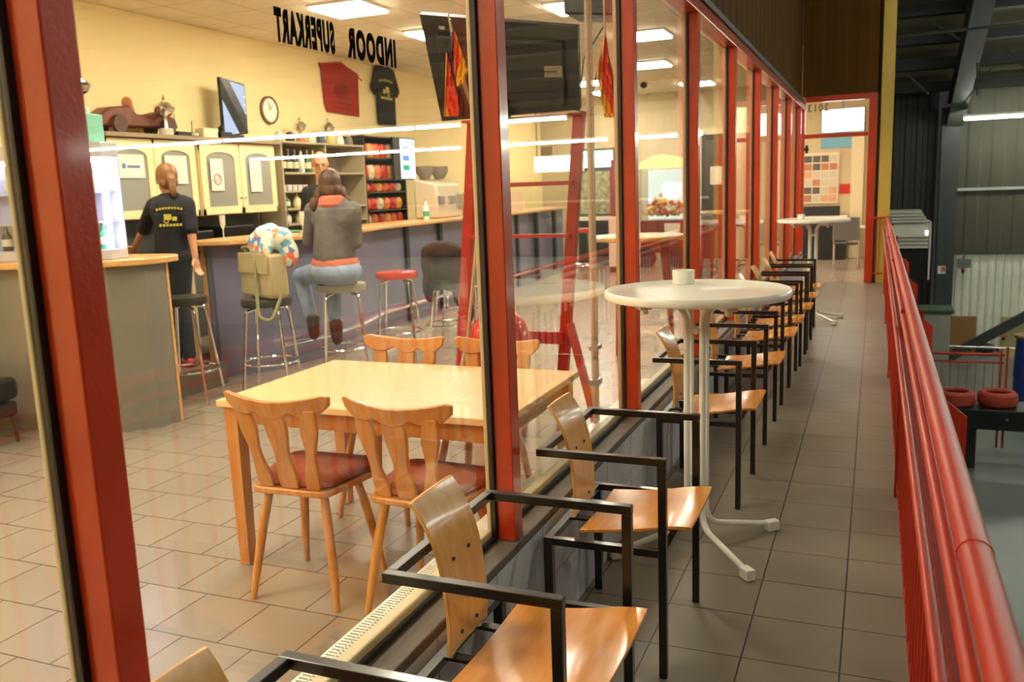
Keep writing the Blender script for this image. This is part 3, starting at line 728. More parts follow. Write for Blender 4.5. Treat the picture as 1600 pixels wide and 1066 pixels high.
FROST = mat('frosted grey door glass', srgb(150, 148, 138), .2, coat=.4)
CABX = -6.60
def cabinet(y0, y1, label):
    t = thing('wall_cabinet', label, 'cabinet', (CABX, y0, 1.44), 0, 'cream wall cabinets behind the bar')
    L = y1 - y0
    box('body', (-.395, 0, 0), (-.022, L, .78), CAB, t, bevel=.004)
    for k in range(2):
        a = k * L / 2 + .006; b = (k + 1) * L / 2 - .006; wdt = b - a
        outer = [(a, .01), (b, .01), (b, .77), (a, .77)]
        ins = .085; arch = []
        for j in range(13):
            u = PI * j / 12; arch.append(((a + b) / 2 + (wdt / 2 - ins) * math.cos(u), .60 + .075 * math.sin(u)))
        hole = [(a + ins, .09), (b - ins, .09)] + arch
        # frame built as ring around the hole
        n = len(hole); oo = []
        for (yy, zz) in hole:
            cy, cz = (a + b) / 2, .39
            dy, dz = yy - cy, zz - cz; s = min((wdt / 2) / max(abs(dy), 1e-4), .38 / max(abs(dz), 1e-4)); oo.append((cy + dy * s, cz + dz * s))
        vs = [(-.020, y, z) for y, z in hole] + [(-.020, y, z) for y, z in oo] + [(0, y, z) for y, z in hole] + [(0, y, z) for y, z in oo]
        fs = []
        for i in range(n):
            j = (i + 1) % n
            fs += [(i, j, n + j, n + i), (2 * n + i, 3 * n + i, 3 * n + j, 2 * n + j), (i, 2 * n + i, 2 * n + j, j), (n + i, n + j, 3 * n + j, 3 * n + i)]
        # corners of the door
        d = MB().add(vs, fs)
        d.box((-.020, a, .01), (-.001, a + .05, .77)).box((-.020, b - .05, .01), (-.001, b, .77)).box((-.020, a, .70), (-.001, b, .77)).box((-.020, a, .01), (-.001, b, .07))
        dd = d.build('door', CAB, t, smooth=False)
        MB().box((-.018, a + .05, .075), (-.012, b - .05, .69)).build('frosted_pane', FROST, dd, smooth=False)
        MB().ell((.012, (b - .03) if k == 0 else (a + .03), .18), .012, 8, 6).build('knob', STEEL, dd)
    return t
cabinet(6.30, 7.47, 'cream wall cabinet with arched doors behind the standing waitress')
cabinet(7.53, 8.80, 'cream wall cabinet with arched doors right of the waitress, before the bottle shelves')
t = tag(box('cabinet_shelf', (-6.995, 6.28, 2.222), (-6.55, 8.90, 2.262), mat('taupe shelf board', srgb(150, 130, 100), .5), bevel=.004), 'long taupe board lying on the cream wall cabinets, carrying trophies and a screen', 'shelf')
PAPER = mat('white paper', srgb(246, 232, 212), .7); INKR = mat('orange print', srgb(216, 110, 60), .7); INKB = mat('blue print', srgb(120, 120, 170), .7)
def notice(ya, yb, za, zb, kind, label):
    t = thing('paper_notice', label, 'notice', (CABX + .003, (ya + yb) / 2, za), 0, 'paper notices on the cabinet doors')
    w_, h_ = (yb - ya) / 2, zb - za
    box('sheet', (0, -w_, 0), (.002, w_, h_), PAPER, t)
    m = MB()
    if kind == 'ring':
        pts = [(.0035, .055 * math.cos(k * PI / 10), h_ * .36 + .055 * math.sin(k * PI / 10)) for k in range(21)]
        m.tube(pts, .007, 6); m.bar((.0035, -.035, h_ * .36 - .03), (.0035, .035, h_ * .36 + .03), .003, .010)
        m.build('printed_symbol', INKR, t)
    elif kind == 'lines':
        for k in range(7): m.box((.0021, -w_ * .7, h_ * (.15 + k * .1)), (.0026, w_ * (.7 if k % 3 else .4), h_ * (.15 + k * .1) + .006))
        m.build('printed_lines', mat('faint print', srgb(206, 190, 174), .7), t, smooth=False)
    else:
        m.box((.0021, -w_ * .75, h_ * .40), (.0026, -w_ * .45, h_ * .62)).box((.0021, -w_ * .35, h_ * .42), (.0026, w_ * .65, h_ * .54))
        m.build('printed_logo', INKB, t, smooth=False)
notice(6.42, 6.74, 1.84, 2.06, 'logo', 'landscape white notice with blue print on the leftmost cabinet door')
notice(7.02, 7.32, 1.78, 2.06, 'lines', 'white notice on the cabinet door half hidden by the waitress head')
notice(7.67, 7.87, 1.70, 2.04, 'ring', 'upright white notice with an orange ring on the third cabinet door')
notice(8.32, 8.52, 1.68, 2.02, 'lines', 'plain upright white notice on the rightmost cabinet door')
# back worktop
t = thing('back_worktop', 'dark work counter under the cream cabinets behind the bar', 'work counter', (-6.70, 7.5, .201))
box('carcass', (-.29, -1.9, 0), (.24, 1.35, .86), mat('grey carcass', srgb(96, 92, 88), .5), t); box('worktop', (-.29, -1.92, .861), (.28, 1.38, .90), DARKP, t, bevel=.004); box('splashback', (-.29, -1.9, .901), (-.27, 1.38, 1.235), mat('grey splashback', srgb(96, 96, 96), .4), t)
t = tag(MB().box((-.2, -.25, 0), (.18, .25, .22)).box((-.2, .30, 0), (.15, .75, .16)).box((-.2, -.62, 0), (.1, -.32, .19)).build('bar_machine', DARKP, smooth=False, bevel=.02), 'black appliances standing on the dark work counter under the cabinets', 'appliance'); t.location = (-6.68, 7.95, 1.102)

# things on the cabinet board
ZB = 2.2635
trophy((-6.615, 7.10, ZB), .40, 'slim silver figure trophy in front of the brown model car')
t = thing('model_car', 'brown vintage model racing car on the board above the cabinets', 'model car', (-6.78, 6.85, ZB))
BRW = mat('rusty brown model', srgb(112, 56, 34), .45, var=.3, vscale=14)
body = [(-.52, .06), (-.50, .16), (-.36, .24), (-.12, .27), (-.02, .19), (.16, .20), (.30, .24), (.48, .18), (.52, .08)]
MB().prism(body, -.09, .09, 'x').build('body', BRW, t, bevel=.02)
for y in (-.30, .34):
    for x in (-.12, .12):
        M = Matrix.Translation((x, y, .085)) @ Matrix.Rotation(PI / 2, 4, 'Y')
        w_ = MB().lathe([(.035, -.02), (.083, -.022), (.085, 0), (.083, .022), (.035, .02)], n=18, M=M).build('wheel', mat('brown wheel', srgb(84, 56, 40), .6), t)
MB().ell((0, -.06, .30), (.05, .05, .06)).ell((0, -.05, .24), (.06, .05, .05)).build('driver_figure', mat('tan figure', srgb(176, 108, 60), .6), t)
t = thing('router', 'black router with antennas and coloured lights on the cabinet board', 'router', (-6.68, 7.42, ZB))
box('case', (-.07, -.16, 0), (.07, .16, .045), DARKP, t, bevel=.006); MB().tube([(0, -.12, .045), (0, -.12, .22)], .005, 6).tube([(0, .12, .045), (0, .13, .17)], .005, 6).build('antenna', DARKP, t)
for k, c in enumerate(((1, .1, .1, 1), (.1, 1, .2, 1), (1, .7, .1, 1))): box('indicator_light', (.071, .04 + k * .035, .015), (.074, .06 + k * .035, .035), glow('led %d' % k, c, 3), t)
t = tag(MB().box((-.06, -.11, 0), (.06, .11, .10)).build('carton', mat('cream carton', srgb(230, 206, 170), .6), smooth=False, bevel=.004), 'small cream carton beside the router on the cabinet board', 'box'); t.location = (-6.68, 7.76, ZB)
t = tag(MB().box((-.07, -.09, 0), (.07, .09, .07)).lathe([(.03, .07), (.035, .12), (.001, .15)], n=10).box((-.05, .12, 0), (.05, .32, .05)).build('webcam', DARKP, smooth=False, bevel=.008), 'small black camera and cables between carton and tilted screen', 'camera'); t.location = (-6.68, 8.0, ZB)
# tilted flat screen showing an abstract picture
a, b, c, d = at(343, 120, 8.10), at(382, 132, 8.50), at(388, 209, 8.46), at(351, 214, 8.12)
ux = (b - a).normalized(); up_ = (a - d).normalized(); nn = ux.cross(up_).normalized()
if nn.dot(Vector((1, 0, 0))) < 0: nn = -nn
t = thing('flat_screen', 'tilted flat screen with a blue and white picture standing on the cabinet board', 'screen', tuple(d))
q = lambda p, o: tuple(p - d + nn * o)
MB().add([q(a, 0), q(b, 0), q(c, 0), q(d, 0), q(a, -.04), q(b, -.04), q(c, -.04), q(d, -.04)], [(0, 1, 2, 3), (7, 6, 5, 4), (0, 4, 5, 1), (1, 5, 6, 2), (2, 6, 7, 3), (3, 7, 4, 0)]).build('housing', DARKP, t, smooth=False)
def lerp4(u, v): return (a * (1 - u) + b * u) * (1 - v) + (d * (1 - u) + c * u) * v
SCRN = glow('screen picture', (.26, .29, .38, 1), 2.0); SCRL = glow('screen picture light', (.55, .60, .95, 1), 2.0)
MB().add([q(lerp4(.03, .03), .001), q(lerp4(.97, .03), .001), q(lerp4(.97, .97), .001), q(lerp4(.03, .97), .001)], [(0, 1, 2, 3)]).build('display', SCRN, t, smooth=False)
st = MB()
for (p0, p1, p2, w_) in (((.48, .05), (.30, .30), (.18, .50), .05), ((.20, .48), (.55, .28), (.95, .26), .035), ((.20, .50), (.6, .40), (.95, .42), .03), ((.2, .5), (.65, .52), (.95, .58), .05), ((.2, .5), (.30, .75), (.50, .95), .09), ((.25, .5), (.55, .72), (.75, .95), .07)):
    L = []
    for k in range(9):
        u = k / 8; x = p0[0] * (1 - u) ** 2 + 2 * p1[0] * u * (1 - u) + p2[0] * u * u; y = p0[1] * (1 - u) ** 2 + 2 * p1[1] * u * (1 - u) + p2[1] * u * u; L.append((x, y))
    vs = []; fs = []
    for k, (x, y) in enumerate(L):
        vs += [q(lerp4(min(.97, x), max(.03, y - w_ / 2)), .002), q(lerp4(min(.97, x + w_ * .6), min(.97, y + w_ / 2)), .002)]
        if k: fs.append((2 * k - 2, 2 * k - 1, 2 * k + 1, 2 * k))
    st.add(vs, fs)
st.build('picture_streaks', SCRL, t, smooth=False)
# clock, pennant, shirt
t = thing('wall_clock', 'round wall clock with pale face above the bar', 'clock', (-6.998, 9.28, 2.675))
M = Matrix.Rotation(PI / 2, 4, 'Y')
MB().lathe([(.001, 0), (.17, 0), (.17, .03), (.145, .035), (.145, .02), (.001, .02)], n=32, M=M).build('rim', mat('brown clock rim', srgb(110, 84, 60), .4), t)
MB().lathe([(.001, .021), (.144, .021), (.144, .024), (.001, .024)], n=32, M=M).build('dial', PAPER, t)
MB().bar((.026, 0, 0), (.026, .05, .06), .003, .008).bar((.026, 0, 0), (.026, -.02, .1), .003, .006).build('hands', DARKP, t)
t = thing('pennant', 'red cloth pennant with pointed top hanging on the yellow wall', 'pennant', (-6.985, 10.93, 2.74))
pts = [(-.40, .04), (.40, 0.0), (.44, .60), (0.0, .70), (-.52, .60), (-.46, .12)]
pts = [(-.38, 0), (.43, -.02), (.46, .58), (0.02, .69), (-.52, .63), (-.47, .56), (-.44, .10)]
MB().prism(pts, 0, .012, 'x').build('cloth', mat('dark red cloth', srgb(156, 40, 22), .8, bump=.2, bscale=25), t, smooth=False)
MB().ell((.0125, .0, .30), (.003, .20, .12), 16, 8).box((.012, -.25, .12), (.0135, .25, .15)).box((.012, -.2, .06), (.0135, .2, .08)).build('faded_print', mat('darker red print', srgb(128, 28, 20), .8), t, smooth=False)
MB().tube([(.01, -.52, .62), (.01, 0.02, .70), (.01, .56, .50)], .008, 6).build('rod', REDW, t)
SHIRT = mat('black cotton', srgb(32, 33, 38), .85, bump=.15, bscale=30); YPR = mat('yellow shirt print', srgb(196, 186, 62), .7)
t = thing('t_shirt', 'black t-shirt with yellow print hanging on the yellow wall', 't-shirt', (-6.97, 12.12, 2.64))
poly = [(-.26, 0), (.26, 0), (.27, .52), (.33, .42), (.42, .52), (.28, .83), (.10, .88), (0, .85), (-.10, .88), (-.28, .83), (-.42, .52), (-.33, .42), (-.27, .52)]
MB().prism(poly, 0, .03, 'x').build('cloth', SHIRT, t, bevel=.01)
def backprint(parent, M, s, m=None):
    g = MB(); rnd = random.Random(3)
    for k in range(9):
        x = -.9 + k * .225; z = .62 + .10 * (1 - (x / .9) ** 2); g.box((x - .08, 0, z), (x + .07, .02, z + .16), M @ Matrix.Diagonal((s, s, s, 1)))
    for k in range(7):
        x = -.75 + k * .25; g.box((x - .09, 0, -.62), (x + .09, .02, -.42), M @ Matrix.Diagonal((s, s, s, 1)))
    g.box((-.45, 0, -.12), (.1, .02, .32), M @ Matrix.Diagonal((s, s, s, 1))).box((.15, 0, -.2), (.5, .02, .12), M @ Matrix.Diagonal((s, s, s, 1)))
    M2 = M @ Matrix.Diagonal((s, s, s, 1))
    g.tube([M2 @ Vector((-.3 + .16 * math.cos(k * PI / 6), 0.01, -.2 + .16 * math.sin(k * PI / 6))) for k in range(13)], .04 * s, 6)
    return g.build('yellow_print', m or YPR, parent, smooth=False)
backprint(t, Matrix.Translation((.0302, 0, .50)) @ Matrix.Rotation(-PI / 2, 4, 'Z') @ Matrix.Diagonal((1, -1, 1, 1)), .20)

# bottle shelves
SHF = mat('grey beige shelf', srgb(176, 160, 128), .5)
t = thing('shelf_unit', 'grey beige open shelf unit with bottles behind the bar', 'shelf', (-6.98, 8.93, .201))
box('back_panel', (0, 0, 0), (.015, 1.88, 2.08), mat('shelf back', srgb(136, 124, 104), .6), t)
for y in (0, .93, 1.85): box('side_panel', (.016, y, 0), (.38, y + .025, 2.08), SHF, t)
for z in (.75, 1.06, 1.245, 1.46, 1.68, 2.05):
    if z == 1.46: MB().box((.016, .026, z), (.38, .925, z + .02)).build('shelf_board', SHF, t, smooth=False); continue
    MB().box((.016, .026, z), (.40, 1.845, z + .022)).build('shelf_board', SHF, t, smooth=False)
SX = -6.68
row = [('dark', BLK), ('dark', BLK), ('brown', BRN), ('clear', CLR), ('green', GRN), ('yellow', YLW)]
pos = ['leftmost', 'second from left', 'third from left', 'third from right', 'second from right', 'rightmost']
for k, (n_, c_) in enumerate(row): bottle((SX, 9.04 + k * .13, 1.904), .28, .045, c_, '%s tall bottle on the upper bottle shelf, %s of six' % (n_, pos[k]), 'bottles on the bar shelves')
for k, c_ in enumerate((GRN, ('cream', (216, 196, 130)), GRN)): bottle((SX, 9.06 + k * .22, 1.469), .185, .05, c_, '%s squat bottle on the middle bottle shelf, %s of three' % (c_[0], ('left', 'middle', 'right')[k]), 'bottles on the bar shelves')
for k, c_ in enumerate((CLR, ('cream', (216, 196, 130)), BRN)): bottle((SX, 9.06 + k * .24, 1.284), .16, .05, c_, '%s bottle on the low bottle shelf, %s of three' % (c_[0], ('left', 'middle', 'right')[k]), 'bottles on the bar shelves')
for k in range(5):
    t = tag(MB().lathe([(.03, 0), (.038, .07), (.034, .07), (.027, .008), (.001, .008)], n=14).build('glass_cup', mat('white porcelain', srgb(228, 220, 226), .3)), 'white cup on the narrow shelf below the tall bottles, %s' % ('leftmost', 'second from left', 'middle', 'second from right', 'rightmost')[k], 'cup', 'cups on the narrow shelf'); t.location = (SX, 9.03 + k * .11, 1.6835)
cc = [(200, 190, 170), (60, 60, 70), (190, 120, 80), (225, 210, 190), (70, 90, 120), (210, 190, 120), (235, 225, 210), (120, 110, 100)]
wh = ['far left end', 'second from the left', 'third from the left', 'left of the middle', 'right of the middle', 'third from the right', 'second from the right', 'far right end']
for k, c_ in enumerate(cc):
    t = tag(MB().lathe([(.05, 0), (.06, .02), (.05, .09), (.03, .12), (.001, .13)], n=12).build('ornament', mat('ornament %d' % k, srgb(*c_), .5)), 'small ornament on top of the bottle shelf unit, %s' % wh[k], 'ornament', 'ornaments on top of the shelf unit'); t.location = (-6.70, 9.05 + k * .22, 2.2745)
trophy((-6.80, 9.62, 2.2745), .34, 'silver cup trophy on the bottle shelf unit, left of the two')
trophy((-6.80, 10.25, 2.2745), .36, 'broader silver trophy on the bottle shelf unit, right of the two')

# snack shelf with red bags, lit price screen
t = thing('snack_rack', 'black snack rack full of red and orange packs right of the bottle shelves', 'snack rack', (-6.98, 10.85, .001))
box('back_panel', (0, 0, 0), (.02, 1.15, 2.42), DARKP, t)
for y in (0, 1.13): box('side_panel', (.021, y, 0), (.36, y + .02, 2.42), DARKP, t)
for z in (1.12, 1.36, 1.62, 1.80, 2.10, 2.40): box('shelf_board', (.021, .021, z), (.38, 1.129, z + .015), mat('dark taupe shelf', srgb(84, 76, 62), .5), t)
pk = [(206, 52, 30), (222, 96, 36), (232, 150, 60), (190, 40, 36), (226, 120, 60), (214, 200, 160)]
PM = [mat('pack %d' % k, srgb(*c), .4, var=.3, vscale=20) for k, c in enumerate(pk)]
rown = {1.1355: 'bottom', 1.3755: 'second', 1.6355: 'third', 1.8155: 'fourth', 2.1155: 'top'}
for z, rn in rown.items():
    for k in range(6):
        hgt = min(.21, {1.1355: .20, 1.3755: .18, 1.6355: .13, 1.8155: .24, 2.1155: .24}[z])
        b = MB(); n = 8
        b.lathe([(.001, 0), (.06, .01), (.085, hgt * .3), (.085, hgt * .7), (.06, hgt * .95), (.001, hgt)], n=12, sx=.7, sy=1)
        o = tag(b.build('snack_pack', PM[(k * 5 + int(z * 10)) % 6]), '%s snack pack on the %s shelf of the snack rack, %s' % (['red', 'orange', 'amber', 'dark red', 'pale orange', 'cream'][(k * 5 + int(z * 10)) % 6], rn, ['left end', 'second from left', 'third from left', 'third from right', 'second from right', 'right end'][k]), 'snack pack', 'packs in the snack rack')
        o.location = (-6.72, 10.965 + k * .183, z + .0005)
t = thing('price_screen', 'narrow black framed screen glowing pale blue beside the snack rack', 'screen', (-6.555, 11.55, 1.80))
box('housing', (-.04, 0, 0), (0, .66, .62), DARKP, t, bevel=.005); box('display', (.001, .20, .02), (.003, .64, .60), glow('pale blue display', (.62, .78, 1, 1), 2.2), t)
for k, c_ in enumerate(((60, 170, 120), (120, 150, 220), (190, 200, 240))): box('pictogram', (.0035, .26, .14 + k * .14), (.005, .46, .22 + k * .14), glow('pictogram %d' % k, srgb(*c_), 1.2), t)

# on the bar top
t = thing('coffee_machine', 'pale grey coffee machine with two bean hoppers on the bar', 'coffee machine', (-5.56, 10.95, ZT + .001))
GB = mat('pale grey plastic', srgb(196, 180, 152), .4)
MB().prism([(-.18, 0), (.20, 0), (.16, .46), (-.18, .54)], -.36, .36, 'y').build('body', GB, t, bevel=.03)
for y in (-.25, .18):
    MB().lathe([(.06, .53), (.12, .62), (.12, .70), (.001, .70)], c=(-.05, y, 0), n=14).build('bean_hopper', mat('smoky hopper', srgb(120, 112, 96), .25), t)
MB().box((.17, -.35, .20), (.215, -.20, .30)).box((.17, -.05, .20), (.215, .10, .30)).box((.165, .2, .12), (.212, .34, .32)).build('spout', STEEL, t, smooth=False, bevel=.004)
bottle((-5.36, 10.20, ZT + .001), .26, .04, ('white', (236, 230, 214)), 'white spray bottle with green label on the bar left of the coffee machine', 'bottles on the bar top', ('green', (70, 170, 120)))
def flute(x, y, label):
    t = thing('champagne_flute', label, 'glass', (x, y, ZT + .001), 0, 'filled flutes on the bar')
    MB().lathe([(.032, 0), (.034, .003), (.005, .008), (.0045, .085), (.012, .10), (.024, .13), (.027, .215), (.0255, .215), (.022, .14), (.001, .112)], n=18).build('glass', mat('drink glass', srgb(226, 224, 206), .08, coat=.6), t)
    MB().lathe([(.001, .115), (.0215, .14), (.0245, .19), (.001, .19)], n=16).build('sparkling_wine', mat('sparkling wine', srgb(228, 206, 120), .2), t)
flute(-5.44, 6.42, 'filled champagne flute on the bar left, near the empty black stool'); flute(-5.10, 7.15, 'filled champagne flute on the bar beside the seated woman')
t = tag(MB().box((-.16, -.22, 0), (.16, .22, .012), Matrix.Rotation(.3, 4, 'Z')).box((-.1, -.16, .0125), (.12, .12, .03), Matrix.Rotation(.7, 4, 'Z')).build('magazines', mat('pinkish paper', srgb(222, 190, 168), .6), smooth=False), 'open pinkish magazines lying on the bar between the two flutes', 'magazine'); t.location = (-5.22, 6.85, ZT + .001)
t = tag(MB().lathe([(.12, 0), (.14, .012), (.13, .02), (.001, .012)], n=20, sy=1.6).build('serving_tray', mat('green tray', srgb(36, 120, 78), .4)), 'oval green tray on the bar behind the right flute', 'tray'); t.location = (-5.50, 7.4, ZT + .001)
for (x, y, s, c_, lb) in ((-5.55, 12.5, (.2, 1.3, .32), (232, 178, 100), 'orange beige carton on the far part of the bar'), (-5.55, 13.55, (.2, .6, .32), (226, 196, 160), 'pale carton right of the orange one on the far bar')):
    o = tag(box('carton', (-s[0] / 2, -s[1] / 2, 0), (s[0] / 2, s[1] / 2, s[2]), mat(lb[:12] + ' card', srgb(*c_), .6), bevel=.004), lb, 'box'); o.location = (x, y, ZT + .001)

# stools
BSEAT = mat('black stool upholstery', srgb(44, 42, 36), .45, coat=.2); RSEAT = mat('red stool upholstery', srgb(206, 58, 26), .25, coat=.6)
def stool(x, y, m, label, back=False, h=.80, r=.175, rz=20):
    t = thing('bar_stool', label, 'bar stool', (x, y, 0.001), math.radians(rz), 'bar stools along the counter')
    MB().lathe([(.001, h - .075), (r, h - .07), (r + .008, h - .04), (r, h - .008), (r * .7, h), (.001, h)], n=28).build('seat', m, t)
    for k in range(4):
        a = PI / 4 + k * PI / 2; d = Vector((math.cos(a), math.sin(a), 0))
        MB().tube(bend([d * (r * .55) + Vector((0, 0, h - .09)), d * (r * .95) + Vector((0, 0, h - .10)), d * .27], .05), .0125, 10).build('leg', CHROME, t)
    R2 = .222
    MB().tube([(R2 * math.cos(k * PI / 16), R2 * math.sin(k * PI / 16), .265) for k in range(33)], .010, 8, cap=False).build('foot_ring', CHROME, t)
    if back:
        bk = MB().tube([(-.19 * math.cos(k), .19 * math.sin(k), h + .17) for k in [-1.1 + i * .1 for i in range(23)]], .016, 8)
        for s in (-1, 0, 1): bk.tube([(-.16 * math.cos(s * .9), .16 * math.sin(s * .9), h - .03), (-.19 * math.cos(s * .9), .19 * math.sin(s * .9), h + .17)], .009, 8)
        bk.build('backrest', mat('grey lacquer', srgb(120, 116, 96), .4), t)
    return t
stool(-5.08, 5.46, BSEAT, 'chrome bar stool with black seat left, beside the standing waitress', h=.86)
stool(-4.62, 5.90, BSEAT, 'chrome bar stool carrying the handbag and scarf', r=.2)
stool(-4.36, 6.62, mat('grey green stool seat', srgb(150, 146, 118), .5), 'grey backed bar stool the woman in the denim jacket sits on', True, .84, .21, 124)
stool(-4.30, 7.50, RSEAT, 'red bar stool directly right of the seated woman', r=.20, h=.86)
stool(-4.35, 9.0, RSEAT, 'red bar stool farther along the bar, left of the ladder stand', r=.20, h=.88)
stool(-4.70, 14.6, RSEAT, 'distant red bar stool seen right of the ladder stand', r=.20, h=.9)
# dark coat on the floor stool
o = MB()
o.ell((0, 0, .36), (.24, .10, .12)).ell((-.12, .02, .25), (.13, .11, .20)).ell((.08, .02, .16), (.20, .10, .20)).ell((.20, .02, -.02), (.11, .09, .20)).ell((.26, .0, -.22), (.07, .07, .16)).ell((-.16, 0, .02), (.07, .09, .18))
o = remesh(o.build('coat', mat('dark brown coat', srgb(58, 34, 26), .9, var=.5, vscale=9, bump=.5, bscale=20)), .02, 2)
tag(o, 'dark brown coat draped over a stool back right of the red stool', 'coat'); o.location = (-4.05, 8.0, .64)
stool(-4.02, 8.02, BSEAT, 'bar stool hidden under the dark brown coat', h=.72)

# handbag and scarf
t = thing('handbag', 'beige shoulder bag standing on a chrome bar stool', 'handbag', (-4.62, 5.90, .802), math.radians(-25))
BAG = mat('beige leather', srgb(176, 160, 116), .5, bump=.15, bscale=30)
b = MB(); n = 20
b.prism([(-.26, 0), (.24, 0), (.26, .04), (.24, .36), (-.25, .36), (-.28, .04)], -.085, .085, 'y')
bo = b.build('bag_body', BAG, t, bevel=.03, seg=3)
MB().prism([(-.262, .20), (.245, .20), (.242, .365), (-.252, .365)], -.098, -.089, 'y').build('flap', BAG, t, bevel=.006)
MB().tube(bend([(-.24, -.02, .34), (-.25, -.06, .40), (-.05, -.08, .42), (.05, -.10, .30), (.10, -.13, .06), (.20, -.18, -.14), (.34, -.14, -.16), (.27, .0, .04)], .08), .014, 8).build('shoulder_strap', mat('olive strap', srgb(128, 124, 78), .6), t)
m = mat('patterned scarf', srgb(196, 208, 196), .8); nt = m.node_tree; vo = nt.nodes.new('ShaderNodeTexVoronoi'); vo.inputs['Scale'].default_value = 22; tc = nt.nodes.new('ShaderNodeTexCoord')
cr = nt.nodes.new('ShaderNodeValToRGB'); cr.color_ramp.interpolation = 'CONSTANT'; e = cr.color_ramp.elements; e[0].color = srgb(200, 214, 200); e[1].position = .35; e[1].color = srgb(214, 110, 60)
for p_, c_ in ((.5, (110, 170, 190)), (.65, (226, 206, 180)), (.8, (90, 130, 180)), (.9, (220, 130, 90))): k = e.new(p_); k.color = srgb(*c_)
nt.links.new(tc.outputs['Object'], vo.inputs['Vector']); sp_ = nt.nodes.new('ShaderNodeSeparateColor'); nt.links.new(vo.outputs['Color'], sp_.inputs[0]); nt.links.new(sp_.outputs[0], cr.inputs[0]); nt.links.new(cr.outputs[0], nt.nodes['Principled BSDF'].inputs['Base Color'])
o = MB().ell((0, 0, .09), (.15, .12, .10)).ell((.12, .02, .07), (.13, .11, .10)).ell((.20, .05, -.05), (.07, .08, .12)).ell((-.10, -.03, .04), (.08, .10, .10)).ell((.02, -.09, -.02), (.15, .04, .12)).ell((.0, .02, .13), (.09, .07, .07))
o = remesh(o.build('scarf', m), .014, 2); tag(o, 'crumpled multicoloured scarf lying on the beige handbag', 'scarf'); o.location = (-4.57, 5.93, 1.205); o.rotation_euler = (0, 0, math.radians(-20))

# black lounge chair at the far left
t = thing('lounge_chair', 'black leather lounge chair low at the left edge of the picture', 'armchair', (-5.72, 3.78, 0.001), math.radians(8))
LEA = mat('black leather', srgb(28, 24, 26), .35, coat=.3)
MB().box((-.35, -.38, .30), (.35, .38, .46)).build('seat_cushion', LEA, t, bevel=.05, seg=4)
MB().box((-.33, -.36, .19), (.33, .36, .29)).build('base_frame', LEA, t, bevel=.02)
for x in (-.3, .3):
    for y in (-.33, .33): MB().tube([(x, y, .19), (x * 1.03, y * 1.03, 0)], [.02, .014], 10).build('leg', mat('dark walnut', srgb(80, 54, 34), .4), t)
# ================================================================ LADDER STAND, TELEVISION, FLAGS
st = thing('ladder_stand', 'tall red wooden ladder stand carrying a television inside the cafe', 'stand', (0, 0, 0))
LT, RT = Vector((-2.50, 5.50, 2.045)), Vector((-1.76, 5.50, 2.045))
LB_, RB_ = Vector((-2.76, 5.62, .032)), Vector((-1.985, 5.62, .032))
for p, q_ in ((LT, LB_), (RT, RB_)): MB().bar(p, q_, .075, .05, (0, 1, 0)).build('post', REDW, st, smooth=False, bevel=.004)
def onp(P, Q, z): return P + (Q - P) * ((P.z - z) / (P.z - Q.z))
for z, h in ((1.63, .028), (1.29, .025), (.60, .085)):
    MB().bar(onp(LT, LB_, z) + Vector((0, -.04, 0)), onp(RT, RB_, z) + Vector((0, -.04, 0)), .03, h).build('rung', REDW, st, smooth=False, bevel=.003)
for P, Q, ex in ((LT, LB_, -2.42), (RT, RB_, -1.66)):
    a_ = onp(P, Q, .70); MB().bar(a_ + Vector((.035, -.03, 0)), Vector((ex, 5.42, .03)), .05, .045, (0, 1, 0)).build('splayed_leg', REDW, st, smooth=False, bevel=.004)
for z in (1.83, 1.40): p = onp(LT, LB_, z); MB().bar(p + Vector((-.14, .25, .0)), p + Vector((-.02, .04, .02)), .05, .03).build('step_end', REDW, st, smooth=False)
MB().box((-2.56, 5.44, 2.046), (-1.70, 5.62, 2.062)).build('top_board', REDW, st, smooth=False)
# television seen from behind, tipped toward the camera at the top
t = thing('television', 'large black television seen from behind on the red ladder stand', 'television', (0, 0, 0))
A, B, Cc, D = at(655, 22, 5.10), at(902, 42, 5.00), at(912, 188, 5.56), at(690, 190, 5.56)
D.z = max(D.z, 2.066); Cc.z = max(Cc.z, 2.066)
n_ = (B - A).cross(D - A).normalized()
Cc = B + (D - A) * .93; Cc -= n_ * (Cc - A).dot(n_); Cc.z = max(Cc.z, 2.066); Cc.y = A.y - ((Cc.x - A.x) * n_.x + (Cc.z - A.z) * n_.z) / n_.y
if n_.y > 0: n_ = -n_
def q2(u, v, o): return (A * (1 - u) + B * u) * (1 - v) + (D * (1 - u) + Cc * u) * v + n_ * o
def plate(u0, u1, v0, v1, o0, o1, name, m, par, bv=.004):
    vs = [q2(u0, v0, o0), q2(u1, v0, o0), q2(u1, v1, o0), q2(u0, v1, o0), q2(u0, v0, o1), q2(u1, v0, o1), q2(u1, v1, o1), q2(u0, v1, o1)]
    return MB().add(vs, [(0, 1, 2, 3), (7, 6, 5, 4), (0, 4, 5, 1), (1, 5, 6, 2), (2, 6, 7, 3), (3, 7, 4, 0)]).build(name, m, par, smooth=False, bevel=bv)
TVB = mat('television back plastic', srgb(46, 42, 38), .38, bump=.1, bscale=60)
plate(0, 1, 0, 1, -.035, 0, 'housing', TVB, t)
plate(.10, .92, .16, .90, 0.0005, .03, 'rear_cover', TVB, t, .01)
for k in range(14): plate(.16 + k * .05, .185 + k * .05, .20, .25, .0305, .033, 'vent', DARKP, t, 0)
for k in range(4): plate(.14, .88, .36 + k * .12, .37 + k * .12, .0305, .034, 'rib', TVB, t, 0)
plate(.80, .915, .42, .55, .0305, .032, 'type_label', mat('grey sticker', srgb(150, 142, 120), .5), t, 0)
plate(.12, .16, .09, .12, 0.0005, .002, 'type_label', mat('pale sticker', srgb(206, 196, 176), .5), t, 0)
